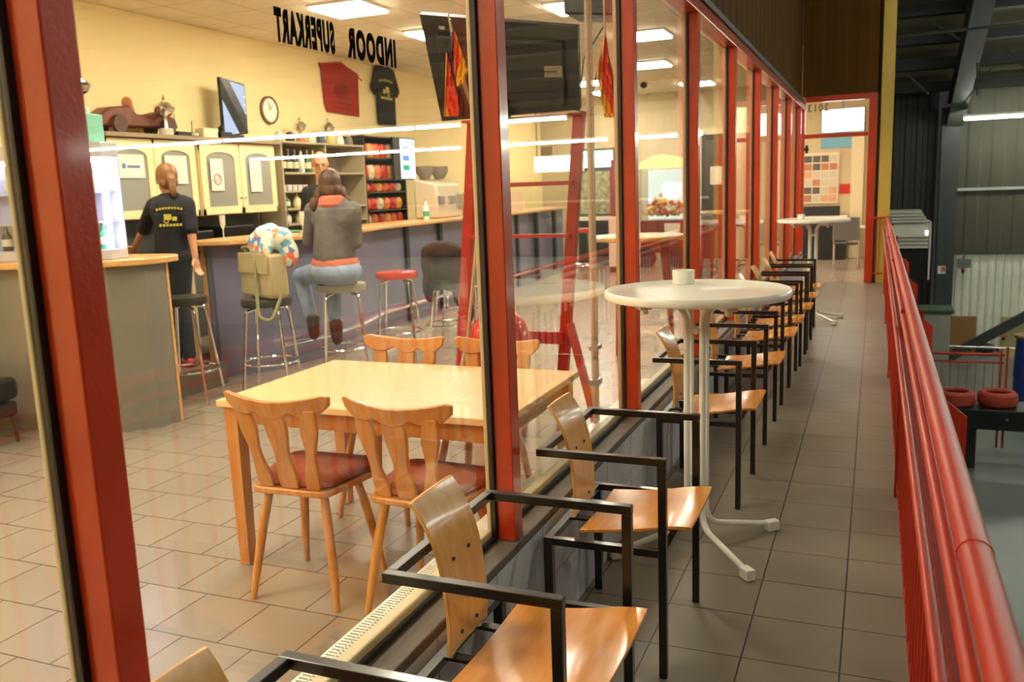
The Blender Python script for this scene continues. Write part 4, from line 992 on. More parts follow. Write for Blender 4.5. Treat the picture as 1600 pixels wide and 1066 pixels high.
plate(.45, .55, .80, .995, .0305, .05, 'mount', DARKP, t)
FBK = mat('flag black', srgb(24, 20, 20), .8); FRD = mat('flag red', srgb(222, 62, 26), .8); FGD = mat('flag gold', srgb(232, 172, 40), .8)
def flag(label, rows, Y, order, stick):
    """cloth hanging in soft folds; each row is (v, four u positions) of the stripe borders"""
    o0 = at(rows[0][1][0], rows[0][0], Y); t = thing('small_flag', label, 'flag', tuple(o0), 0, 'black red gold flags in the cafe')
    MB().tube([Vector(p_) - o0 for p_ in stick], .006, 8).build('stick', mat('pale wood stick', srgb(206, 180, 140), .5), t)
    m = MB(); k = 0
    for s in range(3):
        g = []
        for i in range(len(rows) - 1):
            for f_ in range(4):
                w0 = f_ / 4; v = rows[i][0] * (1 - w0) + rows[i + 1][0] * w0; a0 = rows[i][1][s] * (1 - w0) + rows[i + 1][1][s] * w0; a1 = rows[i][1][s + 1] * (1 - w0) + rows[i + 1][1][s + 1] * w0
                g.append([at(a0 + (a1 - a0) * c_ / 4, v, Y + .012 * math.sin((a0 + (a1 - a0) * c_ / 4) * .9 + v * .05)) - o0 for c_ in range(5)])
        m.cur = s; m.sheet(g, .002, (0, 1, 0))
    m.build('cloth', [dict(b=FBK, r=FRD, g=FGD)[c_] for c_ in order], t); return t
flag('small black red gold flag, lower one in front of the television back', [(82, (697, 697.5, 699, 700)), (120, (696, 697, 707, 712)), (150, (695, 697, 715, 722)), (170, (694, 699, 717, 728)), (186, (693, 703, 716, 726))], 4.90, 'grb', [at(700, 20, 4.88), at(712, 90, 5.0), at(730, 150, 5.2), (at(737, 170, 5.41).x, 5.47, 2.064)])
flag('small black red gold flag, upper one in front of the television back', [(50, (705, 708, 710, 711)), (75, (705, 708, 717, 719)), (95, (707, 709, 720, 726)), (110, (708, 710, 714, 731)), (125, (711, 711.5, 712, 726)), (138, (713, 713.5, 714, 716))], 4.84, 'brg', [at(703, 30, 4.82), at(716, 90, 5.0), at(733, 150, 5.2), (at(741, 170, 5.41).x, 5.47, 2.064)])
flag('larger black red gold flag hanging beside the third red mullion', [(52, (944, 945, 946, 947)), (85, (938, 941, 949, 951)), (110, (932, 937, 953, 957)), (140, (937, 943, 957, 961)), (165, (941, 953, 960, 963)), (190, (946, 961, 962, 963))], 4.50, 'grb', [at(945, 60, 4.50), (at(945, 60, 4.50).x, 4.50, 3.499)])
# red domed bin behind the table
t = thing('waste_bin', 'red glossy waste bin with a domed lid behind the beech table', 'waste bin', (-2.24, 5.20, 0.001))
MB().lathe([(.15, 0), (.165, .02), (.19, .60), (.19, .62)], n=28).build('bin_body', REDW, t); MB().lathe([(.198, .621), (.198, .66), (.17, .75), (.10, .82), (.001, .845)], n=28).build('domed_lid', mat('red shiny plastic', srgb(208, 30, 22), .15, coat=.8, var=.3, vscale=22), t)
# speaker, wire and heating pipe by the third mullion
t = thing('wall_speaker', 'black box loudspeaker hanging at the top edge beside the third mullion', 'loudspeaker', tuple(at(935, 6, 5.0)))
MB().prism([(-.16, -.06), (.16, -.10), (.16, .26), (-.16, .26)], -.14, .14, 'y').build('cabinet', DARKP, t, bevel=.01); MB().tube([(0, 0, .26), (.05, 0, .62)], .012, 8).build('bracket', STG, t)
p = tag(MB().tube([at(945, 38, 5.0), at(912, 92, 5.0), at(908, 130, 5.0), at(897, 150, 5.1), at(900, 172, 5.15), at(918, 176, 5.15), at(924, 158, 5.1), at(935, 100, 5.0)], .004, 6).build('cable', DARKP), 'thin black cable looping down beside the television from the loudspeaker', 'cable')
t = thing('heating_pipe', 'thin cream upright pipe inside the glass beside the third red mullion', 'pipe', (-1.27, 4.12, 0.001))
MB().tube([(0, 0, 0), (0, 0, 3.49)], .013, 10).build('pipe_run', mat('pinkish beige paint', srgb(204, 168, 140), .45), t); MB().tube([(0, .05, 0.0), (0, .05, 3.49)], .008, 8).build('return_pipe', mat('pinkish beige paint', srgb(204, 168, 140), .45), t)
box('clamp', (-.02, -.02, .62), (.02, .07, .65), STEEL, t); box('clamp', (-.02, -.02, .80), (.02, .07, .82), STEEL, t)
o = tag(MB().tube([at(765, 170, 4.7), at(731, 526, 4.95), (at(731, 526, 4.95).x - .12, 4.80, .012)], .011, 8).build('pole', CREAM), 'slim cream pole leaning behind the second red mullion', 'pole')

# ---------------------------------------------------------------- round high tables, sweets display, far wall
def high_table(x, y, r, z, label):
    t = thing('high_table', label, 'table', (x, y, 0.001), 0, 'round wooden high tables')
    MB().lathe([(.001, z - .04), (r * .97, z - .04), (r, z - .03), (r, z - .008), (r - .01, z), (.001, z)], n=40).build('tabletop', CTOP, t)
    for k in range(3):
        a = math.radians(25 + 120 * k); d = Vector((math.cos(a), math.sin(a), 0))
        MB().tube([d * (r * .55) + Vector((0, 0, z - .04)), d * (r * .75)], [.05, .015], 12).build('leg', mat('red brown leg', srgb(150, 64, 44), .4), t)
high_table(-1.98, 7.85, .43, 1.15, 'nearer round high wooden table seen left and right of the third red mullion')
high_table(-2.30, 14.2, .50, 1.15, 'farther round high wooden table behind the fourth and fifth mullions')
t = thing('sweets_cart', 'red cart with a lit glass case of popcorn and sweets in the far cafe', 'sweets cart', (-3.75, 17.0, 0.001))
box('cart_body', (-.42, -.3, .30), (.42, .3, .92), mat('dark red lacquer', srgb(130, 44, 34), .4), t, bevel=.02); box('white_panel', (.05, -.303, .62), (.35, -.301, .86), PAPER, t)
for x in (-.32, .32):
    M = Matrix.Translation((x, -.33, .22)) @ Matrix.Rotation(PI / 2, 4, 'X'); MB().lathe([(.05, -.02), (.21, -.02), (.21, .02), (.05, .02)], n=24, M=M).build('wheel', mat('dark wheel', srgb(60, 40, 36), .5), t)
box('glass_case', (-.40, -.28, .93), (.40, .28, 1.88), CG, t)
for x in (-.41, .40): box('case_post', (x, -.29, .93), (x + .012, -.27, 1.9), GOLD, t)
box('case_back', (-.39, .24, .93), (.39, .26, 1.88), glow('lit case back', (.95, 1, .82, 1), 1.3), t)
MB().prism([(-.44, 1.90), (.44, 1.90), (.40, 2.02), (.2, 2.12), (0, 2.15), (-.2, 2.12), (-.40, 2.02)], -.30, .30, 'y').build('lit_canopy', glow('lit canopy', (1.0, .55, .20, 1), 2.6), t, smooth=False)
mm = MB(); rnd = random.Random(5)
for k in range(110):
    x = rnd.uniform(-.33, .33); y = rnd.uniform(-.22, .18); mm.cur = k % 3; mm.ell((x, y, 1.02 + rnd.random() * .42 * (1 - abs(x) / .55)), .045, 6, 4)
po = mm.build('popcorn_and_sweets', [mat('popcorn', srgb(250, 240, 214), .6), mat('yellow sweet', srgb(240, 190, 60), .4), mat('red sweet', srgb(220, 110, 70), .4)], t); po['kind'] = 'stuff'
MB().box((-.02, -.12, 1.35), (.30, .12, 1.62)).build('kettle', glow('lit kettle', (1, 1, .92, 1), 3.0), t, smooth=False, bevel=.02)

WARM = glow('warm sign light', (1.0, .93, .62, 1), 4.5); COOL = glow('cool sign light', (.93, 1.0, .96, 1), 3.5)
t = thing('light_sign', 'wide warm white light box above the far end of the bar', 'light box', (-5.72, 16.45, 1.92)); box('housing', (-.50, 0, -.02), (.50, .12, .30), WHITEP, t); box('lit_face', (-.48, -.004, 0), (-.10, 0, .28), WARM, t); box('lit_face', (-.08, -.004, 0), (.48, 0, .28), WARM, t)
MB().tube([(-.45, .06, .3), (-.45, .06, 1.57)], .01, 6).tube([(.45, .06, .3), (.45, .06, 1.57)], .01, 6).build('hanger', STG, t)
o = tag(box('monitor_box', (-.12, 0, 0), (.12, .1, .18), mat('dark taupe box', srgb(120, 100, 70), .5)), 'small dark box standing on the warm light box', 'box'); o.location = (-5.95, 16.46, 2.222)
t = thing('vending_machine', 'tall dark machine with cool lit top at the far end of the bar', 'vending machine', (-5.25, 17.4, 0.001))
MT = mat('dark teal metal', srgb(64, 78, 78), .4)
box('cabinet', (-.40, 0, 0), (.40, .6, 2.35), MT, t, bevel=.01); box('lit_header', (-.36, -.012, 1.98), (.36, -.001, 2.30), COOL, t); box('window', (-.34, -.012, 1.05), (.30, -.001, 1.90), mat('machine window', srgb(168, 170, 140), .2, var=.5, vscale=12), t); box('ledge', (-.42, -.12, .92), (.42, -.002, 1.0), WHITEP, t)
box('lower_panel', (-.34, -.012, .12), (.34, -.001, .85), mat('dark panel', srgb(40, 52, 54), .3), t)
t = thing('purple_banner', 'purple roll-up banner beside the dark machine in the far cafe', 'banner', (-4.62, 17.0, 0.001)); box('cloth', (-.20, 0, .05), (.16, .01, 2.1), mat('purple print', srgb(112, 78, 104), .6, var=.2), t); box('foot', (-.22, -.1, 0), (.18, .1, .05), STEEL, t); box('top_print', (-.12, -.003, 1.7), (.12, -.001, 2.0), mat('orange sun print', srgb(236, 150, 40), .6), t)
# far wall openings
struct(MB().box((-3.56, 18.90, 0.003), (-3.40, 18.99, 2.70)).box((-2.40, 18.90, 0.003), (-2.28, 18.99, 2.70)).box((-3.40, 18.90, 2.58), (-2.40, 18.99, 2.70)).build('trim_70', mat('pale door frame', srgb(222, 206, 170), .5), smooth=False))
dd = struct(box('door_1', (-3.39, 18.93, 0.003), (-2.41, 18.985, 2.57), mat('dark door leaf', srgb(74, 58, 44), .4))); box('red_panel', (-3.10, 18.925, .003), (-2.45, 18.929, 2.55), mat('red brown door panel', srgb(140, 52, 36), .5), dd); box('door_notice', (-3.22, 18.918, 1.55), (-2.98, 18.922, 1.92), PAPER, dd)
t = tag(MB().box((0, 0, 0), (1.0, .02, .65)).build('wall_poster', mat('faded lettering poster', srgb(206, 186, 156), .7, var=.1, vscale=3)), 'faded pale poster on the far cafe wall above the sweets cart', 'poster'); t.location = (-4.70, 18.975, 2.05)
o = tag(MB().lathe([(.001, 0), (.06, -.02), (.07, -.07), (.04, -.11), (.001, -.12)], n=14).build('ceiling_camera', DARKP), 'small black dome camera on the far cafe ceiling', 'camera'); o.location = (-4.1, 16.8, 3.499)
t = thing('bar_chair_row', 'white sideboard at the far end before the red bar stools', 'sideboard', (-4.35, 16.2, 0.001)); box('body', (-.25, -.2, .1), (.25, .2, 1.02), PAPER, t, bevel=.01); box('plinth', (-.23, -.18, 0), (.23, .18, .099), STG, t)
t.name = 'sideboard'

# ---------------------------------------------------------------- passage behind the end door
t = thing('wall_screen', 'bright white screen hanging above the passage behind the red door frame', 'screen', (-.56, 16.4, 2.36)); Mr = Matrix.Rotation(math.radians(-6), 4, 'Z')
MB().box((-.35, 0, 0), (.35, .05, .40), Mr).build('housing', DARKP, t, smooth=False, bevel=.004); MB().box((-.335, -.004, .015), (.335, -.001, .385), Mr).build('display', glow('white display', (.93, .95, 1, 1), 3.5), t, smooth=False)
MB().tube([(0, .025, .4), (0, .025, 1.13)], .02, 8).build('ceiling_mount', STG, t)
t = thing('photo_board', 'board covered with small photographs seen through the end doorway', 'photo board', (-1.28, 18.965, 1.10)); box('panel', (-.10, 0, 0), (.58, .02, 1.0), mat('board pale', srgb(222, 206, 176), .7), t)
rnd = random.Random(9)
for r_ in range(6):
    for c_ in range(4): box('photo', (-.07 + c_ * .16, -.006, .04 + r_ * .155), (.07 + c_ * .16, -.001, .17 + r_ * .155), mat('photo %d' % rnd.randint(0, 4), srgb(*[(180, 120, 90), (120, 80, 60), (200, 190, 170), (90, 84, 80), (210, 160, 120)][(r_ * 3 + c_ * 2) % 5]), .5), t)
o = tag(box('poster', (0, 0, 0), (.62, .01, .40), mat('blue poster', srgb(110, 170, 200), .6)), 'blue poster above the photo board behind the doorway', 'poster'); o.location = (-1.05, 18.985, 2.18)
o = tag(box('sign_plate', (0, 0, 0), (.20, .01, .19), mat('red sign', srgb(196, 34, 20), .5)), 'small red sign right of the photo board', 'sign'); o.location = (-.68, 18.985, 1.28)
struct(MB().box((-.47, 18.88, 0.003), (-.24, 18.995, 2.9)).build('trim_71', mat('pale door frame', srgb(222, 206, 170), .5), smooth=False))
t = thing('low_cabinet', 'dark low shelf with white top against the wall beyond the doorway', 'cabinet', (-.95, 18.7, 0.001)); box('body', (-.6, -.2, 0), (.42, .25, .78), DARKP, t); box('top', (-.62, -.22, .781), (.44, .25, .86), WHITEP, t); box('objects', (-.5, -.1, .861), (.3, .1, 1.05), STD, t)
t = thing('stacking_chair', 'grey chair with metal legs beyond the end doorway', 'chair', (-.46, 16.6, 0.001))
box('seat', (-.2, -.2, .44), (.2, .2, .47), STG, t, bevel=.01); box('backrest', (-.22, -.225, .52), (.22, -.205, .92), mat('grey mesh back', srgb(104, 104, 104), .6), t, bevel=.01)
for x in (-.2, .2):
    for y in (-.215, .2): MB().tube([(x, y, 0), (x, y, .9 if y < 0 else .44)], .011, 8).build('leg', CHROME, t)
t = thing('side_table', 'small white table beside the grey chair beyond the doorway', 'table', (-.16, 17.1, 0.001)); box('top', (-.14, -.25, .70), (.16, .25, .73), WHITEP, t); 
for x in (-.1, .12): box('leg', (x, -.2, 0), (x + .03, -.17, .70), STEEL, t); box('leg', (x, .17, 0), (x + .03, .2, .70), STEEL, t)

# ================================================================ HALL OBJECTS
t = thing('waste_container', 'grey waste container with green lid at the foot of the steel column', 'waste container', (1.13, 18.0, -2.499))
box('body', (-.28, -.3, .05), (.20, .3, 1.58), mat('grey container plastic', srgb(150, 150, 138), .5), t, bevel=.03); box('lid', (-.34, -.34, 1.581), (.26, .34, 1.66), mat('green lid', srgb(44, 84, 48), .5), t, bevel=.02)
for x in (-.2, .14): M = Matrix.Translation((x, -.25, .05)) @ Matrix.Rotation(PI / 2, 4, 'Y'); MB().lathe([(.02, -.02), (.05, -.02), (.05, .02), (.02, .02)], n=12, M=M).build('wheel', DARKP, t)
TY_ = mat('red painted tyre', srgb(172, 62, 44), .7, var=.1)
for i, (x, y, lb) in enumerate(((1.13, 13.55, 'red painted tyre lying on the dark barrier, nearer the railing'), (1.66, 13.62, 'red painted tyre lying on the dark barrier, right one'))):
    t = thing('tyre', lb, 'tyre', (x, y, -1.615), 0, 'red tyres on the barrier')
    MB().lathe([(.165, .0), (.215, .0), (.245, .03), (.255, .10), (.245, .17), (.215, .20), (.165, .20), (.15, .17), (.20, .13), (.205, .07), (.15, .03), (.165, 0)], n=40).build('casing', TY_, t)
t = thing('track_barrier', 'black steel track barrier under the red tyres in the hall', 'barrier', (0, 0, 0))
box('rail_plate', (.95, 13.30, -1.90), (6.5, 13.92, -1.617), DARKP, t, bevel=.01)
for x in (1.3, 3.2, 5.2): box('post', (x, 13.4, -2.498), (x + .1, 13.85, -1.901), STD, t)
M = MB(); [M.lathe([(.001, 0), (.02, 0), (.014, .012), (.001, .014)], c=(0, 0, 0), n=8, M=Matrix.Translation((1.2 + k * .55, 13.299, -1.74)) @ Matrix.Rotation(PI / 2, 4, 'X')) for k in range(6)]
M.build('bolts', STEEL, t)
t = thing('low_fence', 'low red fence with thin bars behind the tyres in the hall', 'fence', (0, 0, 0))
MB().tube([(.6, 14.6, -1.08), (1.84, 14.6, -1.08)], .025, 8).build('top_tube', REDR, t); MB().tube([(.6, 14.6, -1.20), (1.84, 14.6, -1.20)], .018, 8).build('middle_tube', REDR, t)
MB().box((1.78, 14.57, -2.498), (1.81, 14.6, -1.0)).build('post', REDR, t, smooth=False); MB().box((1.86, 14.57, -2.498), (1.89, 14.6, -.95)).build('post', REDR, t, smooth=False)
for k in range(10): box('bar', (.66 + k * .115, 14.595, -2.2), (.668 + k * .115, 14.605, -1.2), REDR, t)
MB().tube([(1.95, 14.4, -1.9), (3.0, 14.1, -1.6)], .03, 8).build('brace', REDR, t)
t = thing('barrel', 'blue plastic barrel at the right edge of the hall', 'barrel', (2.58, 17.0, -2.499)); MB().lathe([(.27, 0), (.29, .03), (.30, .30), (.29, .31), (.29, .60), (.30, .61), (.29, .92), (.27, 1.3), (.001, 1.3)], n=28).build('body', mat('blue barrel plastic', srgb(38, 62, 140), .4), t); MB().lathe([(.31, 1.301), (.31, 1.34), (.001, 1.35)], n=28).build('lid', mat('olive board', srgb(140, 116, 66), .6), t)
t = tag(box('cardboard_sheet', (0, 0, 0), (.60, .05, .86), mat('brown cardboard', srgb(156, 112, 66), .8), bevel=.004), 'brown cardboard sheet leaning behind the grey container', 'cardboard'); t.location = (1.62, 22.4, -2.498)
t = tag(MB().box((0, 0, 0), (.62, .06, .92)).box((.04, -.02, .08), (.10, -.001, .84)).box((.5, -.02, .08), (.56, -.001, .84)).box((.04, -.02, .4), (.56, -.001, .46)).build('plywood_board', mat('pale plywood', srgb(204, 186, 134), .6, var=.1), smooth=False), 'pale wooden board standing in front of the white cladding, beside the blue barrel', 'board'); t.location = (2.66, 22.0, -2.498)
t = thing('stair_stringer', 'dark grey sloping stair beam before the white hall cladding', 'stair', (0, 0, 0)); MB().bar((1.48, 20.9, -2.38), (3.6, 20.9, -.98), .12, .20).build('stringer', STG, t, smooth=False); MB().bar((1.48, 20.9, -2.499), (1.48, 20.9, -2.25), .12, .12).build('foot', STG, t, smooth=False)
MB().tube([(1.4, 19.2, -1.78), (4.4, 19.2, -1.80)], .015, 8).build('guard_rope', STEEL, t)
o = MB().ell((0, 0, .07), (.30, .15, .09)).ell((.35, 0, .10), (.22, .14, .12)).ell((.7, .05, .06), (.15, .1, .06)); o = tag(remesh(o.build('rag_heap', mat('dark rags', srgb(60, 58, 66), .9, var=.6, vscale=6)), .03, 1), 'heap of dark rags on the hall floor before the white cladding', 'rags'); o.location = (2.1, 22.6, -2.50)
t = thing('wall_unit_lamp', 'small grey box with red indicator high on the white hall cladding', 'switch box', (1.84, 23.2, -.60)); t.name = 'switch_box'
box('housing', (0, 0, 0), (.28, .12, .20), mat('grey box plastic', srgb(110, 116, 112), .5), t, bevel=.01); box('conduit', (.11, .04, .2), (.14, .08, .3), STG, t); MB().ell((.12, .05, -.08), (.035, .035, .06)).build('indicator', mat('dark red lens', srgb(120, 30, 24), .4), t)
t = thing('fire_sign', 'small white and red safety sign on the dark steel column', 'sign', (1.42, 23.005, -.72)); box('plate', (-.02, 0, 0), (.15, .006, .18), WHITEP, t); box('red_field', (.05, -.003, .04), (.14, -.001, .16), mat('red sign', srgb(196, 34, 20), .5), t); MB().box((.07, -.006, .06), (.085, -.0035, .14)).box((.07, -.006, .06), (.11, -.0035, .075)).build('symbol', WHITEP, t, smooth=False)
# louvred white roof unit and black loudspeaker
t = thing('louvred_unit', 'white slatted ventilation unit hanging past the end of the railing', 'ventilation unit', (0, 0, 0))
LV = mat('white unit metal', srgb(206, 204, 196), .5)
for k in range(4): MB().prism([(15.9 - k * .02, 1.02 - k * .05), (16.6, 1.02 - k * .05), (16.6, .985 - k * .05), (15.9 - k * .02, .985 - k * .05)], .22 + k * .012, .70 + k * .03, 'x').build('top_slat', LV, t, smooth=False)
MB().prism([(15.82, .60), (16.6, .60), (16.6, .82), (15.9, .82)], .26, .82, 'x').build('hood', LV, t, smooth=False)
for k in range(3): box('lower_slat', (.36, 15.86, .415 + k * .06), (.815, 16.6, .46 + k * .06), LV, t)
box('frame_side', (.822, 15.84, -.10), (.85, 16.6, .84), LV, t); box('lamp', (.76, 15.83, .62), (.80, 15.85, .70), glow('small unit lamp', (.8, 1, .9, 1), 2), t)
box('hanger', (.45, 16.61, .62), (.49, 16.63, 1.0), STD, t)
t = thing('loudspeaker_box', 'black box below the white slatted unit beside the railing', 'loudspeaker', (0, 0, 0)); MB().prism([(.40, .39), (.81, .39), (.81, -.12), (.62, -.10), (.46, -.02), (.40, .05)], 15.9, 16.5, 'y').build('cabinet', mat('matt black', srgb(6, 6, 6), .7), t, smooth=False)
box('bracket', (.58, 16.51, -.1), (.66, 16.6, .38), STG, t)
# ================================================================ PEOPLE
SKIN = mat('skin', srgb(206, 146, 108), .55, var=.05); DEN = mat('denim', srgb(140, 154, 178), .8, var=.2, vscale=10, bump=.2, bscale=60)
JKT = mat('grey denim jacket', srgb(108, 102, 96), .75, var=.35, vscale=7, bump=.3, bscale=40); JNB = mat('dark jeans', srgb(44, 46, 58), .8, bump=.1); REDSH = mat('red shoes', srgb(176, 40, 34), .5); BOOT = mat('brown boots', srgb(66, 34, 28), .5)
HAIRL = mat('light brown hair', srgb(132, 88, 48), .5, var=.3, vscale=30, bump=.3, bscale=90, stretch=(1, 1, .2)); HAIRD = mat('dark brown hair', srgb(84, 50, 30), .45, var=.3, vscale=30, bump=.3, bscale=90, stretch=(1, 1, .2))
def cap(b, p, q, r0, r1, n=12):
    p = Vector(p); q = Vector(q); b.tube([p, p.lerp(q, .33), p.lerp(q, .66), q], [r0, r0 * .67 + r1 * .33, r0 * .33 + r1 * .67, r1], n); b.ell(p, r0, n, 8); b.ell(q, r1, n, 8)
def hand(b, w, d, side, s=1.0):
    """palm, four curled fingers and a thumb starting at wrist w, pointing along d"""
    w = Vector(w); d = Vector(d).normalized(); sv = Vector(side); sv = (sv - d * sv.dot(d)).normalized(); nv = d.cross(sv)
    Mx_ = Matrix((sv.to_4d(), nv.to_4d(), d.to_4d(), (0, 0, 0, 1))).transposed(); Mx_[3] = (0, 0, 0, 1)
    Mx_ = Matrix.Translation(w + d * .05 * s) @ Mx_
    b.ell((0, 0, 0), (.042 * s, .018 * s, .055 * s), 10, 7, Mx_)
    for k, L in enumerate((.066, .078, .074, .058)):
        x = (-.030 + k * .020) * s; p0 = Mx_ @ Vector((x, 0, .04 * s)); p1 = Mx_ @ Vector((x * 1.15, .012 * s, (.04 + L * .55) * s)); p2 = Mx_ @ Vector((x * 1.15, .034 * s, (.04 + L * .92) * s))
        b.tube([p0, p1, p2], [.0105 * s, .0095 * s, .008 * s], 8); b.ell(p2, .008 * s, 8, 5)
    p0 = Mx_ @ Vector((-.034 * s, .004, -.02 * s)); p1 = Mx_ @ Vector((-.062 * s, .018 * s, .02 * s)); p2 = Mx_ @ Vector((-.058 * s, .030 * s, .05 * s))
    b.tube([p0, p1, p2], [.013 * s, .011 * s, .009 * s], 8); b.ell(p2, .009 * s, 8, 5)
def frame(f, up=(0, 0, 1)):
    f = Vector(f).normalized(); u = Vector(up); r = f.cross(u).normalized(); u = r.cross(f)
    return r, f, u
def head(b, c, f, s=1.0, up=(0, 0, 1)):
    """head with nose, brow, lips, ears and chin; c centre, f facing direction"""
    r, f, u = frame(f, up); M = Matrix.Translation(Vector(c)) @ Matrix(((r.x, f.x, u.x, 0), (r.y, f.y, u.y, 0), (r.z, f.z, u.z, 0), (0, 0, 0, 1))) @ Matrix.Diagonal((s, s, s, 1))
    b.ell((0, -.01, .02), (.076, .095, .10), 16, 12, M); b.ell((0, .025, -.05), (.058, .065, .062), 14, 9, M); b.ell((0, .058, -.095), (.028, .024, .02), 10, 6, M)
    b.ell((0, .098, -.012), (.012, .02, .028), 8, 6, M); b.ell((0, .104, -.026), (.017, .014, .011), 8, 6, M); b.ell((0, .085, -.060), (.026, .010, .010), 8, 5, M)
    b.ell((0, .078, .030), (.055, .015, .012), 10, 5, M)
    for x in (-1, 1): b.ell((x * .078, .0, -.005), (.010, .020, .032), 8, 6, M)
    return M
def eyes(M, t):
    e = MB()
    for x in (-1, 1): e.ell((x * .031, .083, .008), (.015, .008, .007), 8, 5, M)
    e.build('eyes', mat('eye dark', srgb(50, 38, 30), .2), t)

# ---- waitress behind the short bar, seen from behind
Yw = 5.80
G = .201
def W(u, v, dy=0.0): return at(u, v, Yw + dy)
t = thing('person', 'person seen from behind in black polo with yellow print, jeans and red shoes', 'person', (W(272, 400).x, Yw, G))
org = t.location.copy()
J = {k: W(*v) - org for k, v in dict(head=(260, 281), neck=(266, 306), chest=(268, 335), sl=(241, 322), sr=(292, 320), el=(225, 358, .10), wl=(211, 386, .22), er=(299, 364, -.02), wr=(305, 402, -.04), pel=(272, 400), hl=(261, 408), hr=(283, 408), kl=(268, 470), kr=(285, 474, .02)).items()}
fl = Vector((J['kl'].x - .02, .02, .08)); fr = Vector((J['kr'].x + .02, .02, .08))
fdir = Vector((-.75, .66, 0))
b = MB(); Mh = head(b, J['head'], (-.85, .5, -.12), 1.03)
cap(b, J['head'] + Vector((0.01, -.01, -.06)), J['neck'] + Vector((0, 0, -.05)), .050, .056)
cap(b, J['chest'], J['pel'], .125, .125); b.ell(J['chest'], (.17, .12, .16)); b.ell(J['pel'], (.165, .125, .13))
cap(b, J['sl'], J['el'], .047, .038); cap(b, J['el'], J['wl'], .038, .026); cap(b, J['sr'], J['er'], .047, .038); cap(b, J['er'], J['wr'], .038, .026)
hand(b, J['wl'], (J['wl'] - J['el']), (1, 0, 0)); hand(b, J['wr'], (J['wr'] - J['er']), (0, 1, 0))
cap(b, J['hl'], J['kl'], .085, .056); cap(b, J['kl'], fl, .056, .038); cap(b, J['hr'], J['kr'], .085, .056); cap(b, J['kr'], fr, .056, .038)
for f_ in (fl, fr): cap(b, f_ + Vector((0, 0, -.03)), f_ + fdir * .14 + Vector((0, 0, -.045)), .032, .024)
remesh(b.build('body', SKIN, t), .009, 2); eyes(Mh, t)
b = MB(); b.ell(J['chest'] + Vector((0, 0, .02)), (.195, .14, .17)); cap(b, J['chest'] + Vector((0, 0, .04)), J['pel'] + Vector((0, 0, -.02)), .145, .155); b.ell(J['pel'] + Vector((0, 0, -.02)), (.185, .145, .13))
cap(b, J['sl'], J['sl'].lerp(J['el'], .98), .070, .062); cap(b, J['sr'], J['sr'].lerp(J['er'], .85), .070, .062); cap(b, J['sl'] + Vector((.04, 0, .01)), J['sr'] + Vector((-.04, 0, .01)), .075, .075); b.lathe([(.075, -.03), (.068, .03), (.05, .032)], c=tuple(J['neck'] + Vector((0, 0, -.035))), n=18)
remesh(b.build('polo_shirt', SHIRT, t), .012, 3)
b = MB(); b.ell(J['pel'] + Vector((0, 0, -.05)), (.175, .135, .12))
cap(b, J['hl'], J['kl'], .100, .070); cap(b, J['kl'], fl + Vector((0, 0, .02)), .070, .056); cap(b, J['hr'], J['kr'], .100, .070); cap(b, J['kr'], fr + Vector((0, 0, .02)), .070, .056)
remesh(b.build('jeans', JNB, t), .012, 3)
for f_ in (fl, fr):
    b = MB(); cap(b, f_ + Vector((0, 0, -.040)) - fdir * .04, f_ + fdir * .17 + Vector((0, 0, -.045)), .040, .034); b.box(tuple(f_ + Vector((-.05, -.05, -.08))), tuple(f_ + Vector((.05, .05, -.06)))); remesh(b.build('shoe', REDSH, t), .010, 1)
b = MB(); r_, f_, u_ = frame((-.85, .5, -.12)); M = Mh
b.ell((0, -.022, .032), (.085, .098, .103), 16, 12, M); b.ell((0, -.115, -.02), (.040, .040, .045), 12, 8, M); b.ell((0, -.13, -.085), (.032, .03, .075), 12, 8, M); b.ell((0, -.05, -.03), (.078, .06, .06), 12, 8, M)
remesh(b.build('hair', HAIRL, t), .009, 2)
bk = Vector((.55, -.83, 0)).normalized()        # direction the back faces
side = Vector((bk.y, -bk.x, 0)) * -1
cpt = J['chest'] + Vector((0, 0, -.03)) + Vector((bk.x * .175, bk.y * .148, 0))
Mp = Matrix.Translation(cpt) @ Matrix(((side.x, bk.x, 0, 0), (side.y, bk.y, 0, 0), (0, 0, 1, 0), (0, 0, 0, 1)))
backprint(t, Mp, .105)

# ---- man behind the bar, facing the camera
Ym = 8.60
def Wm(u, v, dy=0.0): return at(u, v, Ym + dy)
t = thing('person', 'bald person in a black shirt standing behind the bar facing the camera', 'person', (Wm(504, 330).x, Ym, G)); org = t.location.copy()
J = {k: Wm(*v) - org for k, v in dict(head=(500, 256), neck=(503, 283), chest=(505, 312), sl=(482, 302), sr=(530, 300), el=(478, 336), wl=(484, 362, -.14), er=(536, 336), wr=(530, 360, -.14), pel=(505, 372)).items()}
b = MB(); Mh = head(b, J['head'], (.55, -.80, -.28), 1.12); cap(b, J['head'] + Vector((0, 0, -.08)), J['neck'] + Vector((0, 0, -.04)), .06, .065)
b.ell(J['chest'], (.19, .14, .19)); cap(b, J['chest'], J['pel'], .14, .14)
for a_, e_, w_ in (('sl', 'el', 'wl'), ('sr', 'er', 'wr')):
    cap(b, J[a_], J[e_], .055, .044); cap(b, J[e_], J[w_], .044, .030); hand(b, J[w_], J[w_] - J[e_], (1, 0, 0))
for s in (-1, 1): cap(b, J['pel'] + Vector((s * .08, 0, 0)), Vector((s * .09, 0, .08)), .095, .045); cap(b, Vector((s * .09, 0, .05)), Vector((s * .10 + .05, -.13, .035)), .036, .028)
remesh(b.build('body', SKIN, t), .010, 2); eyes(Mh, t)
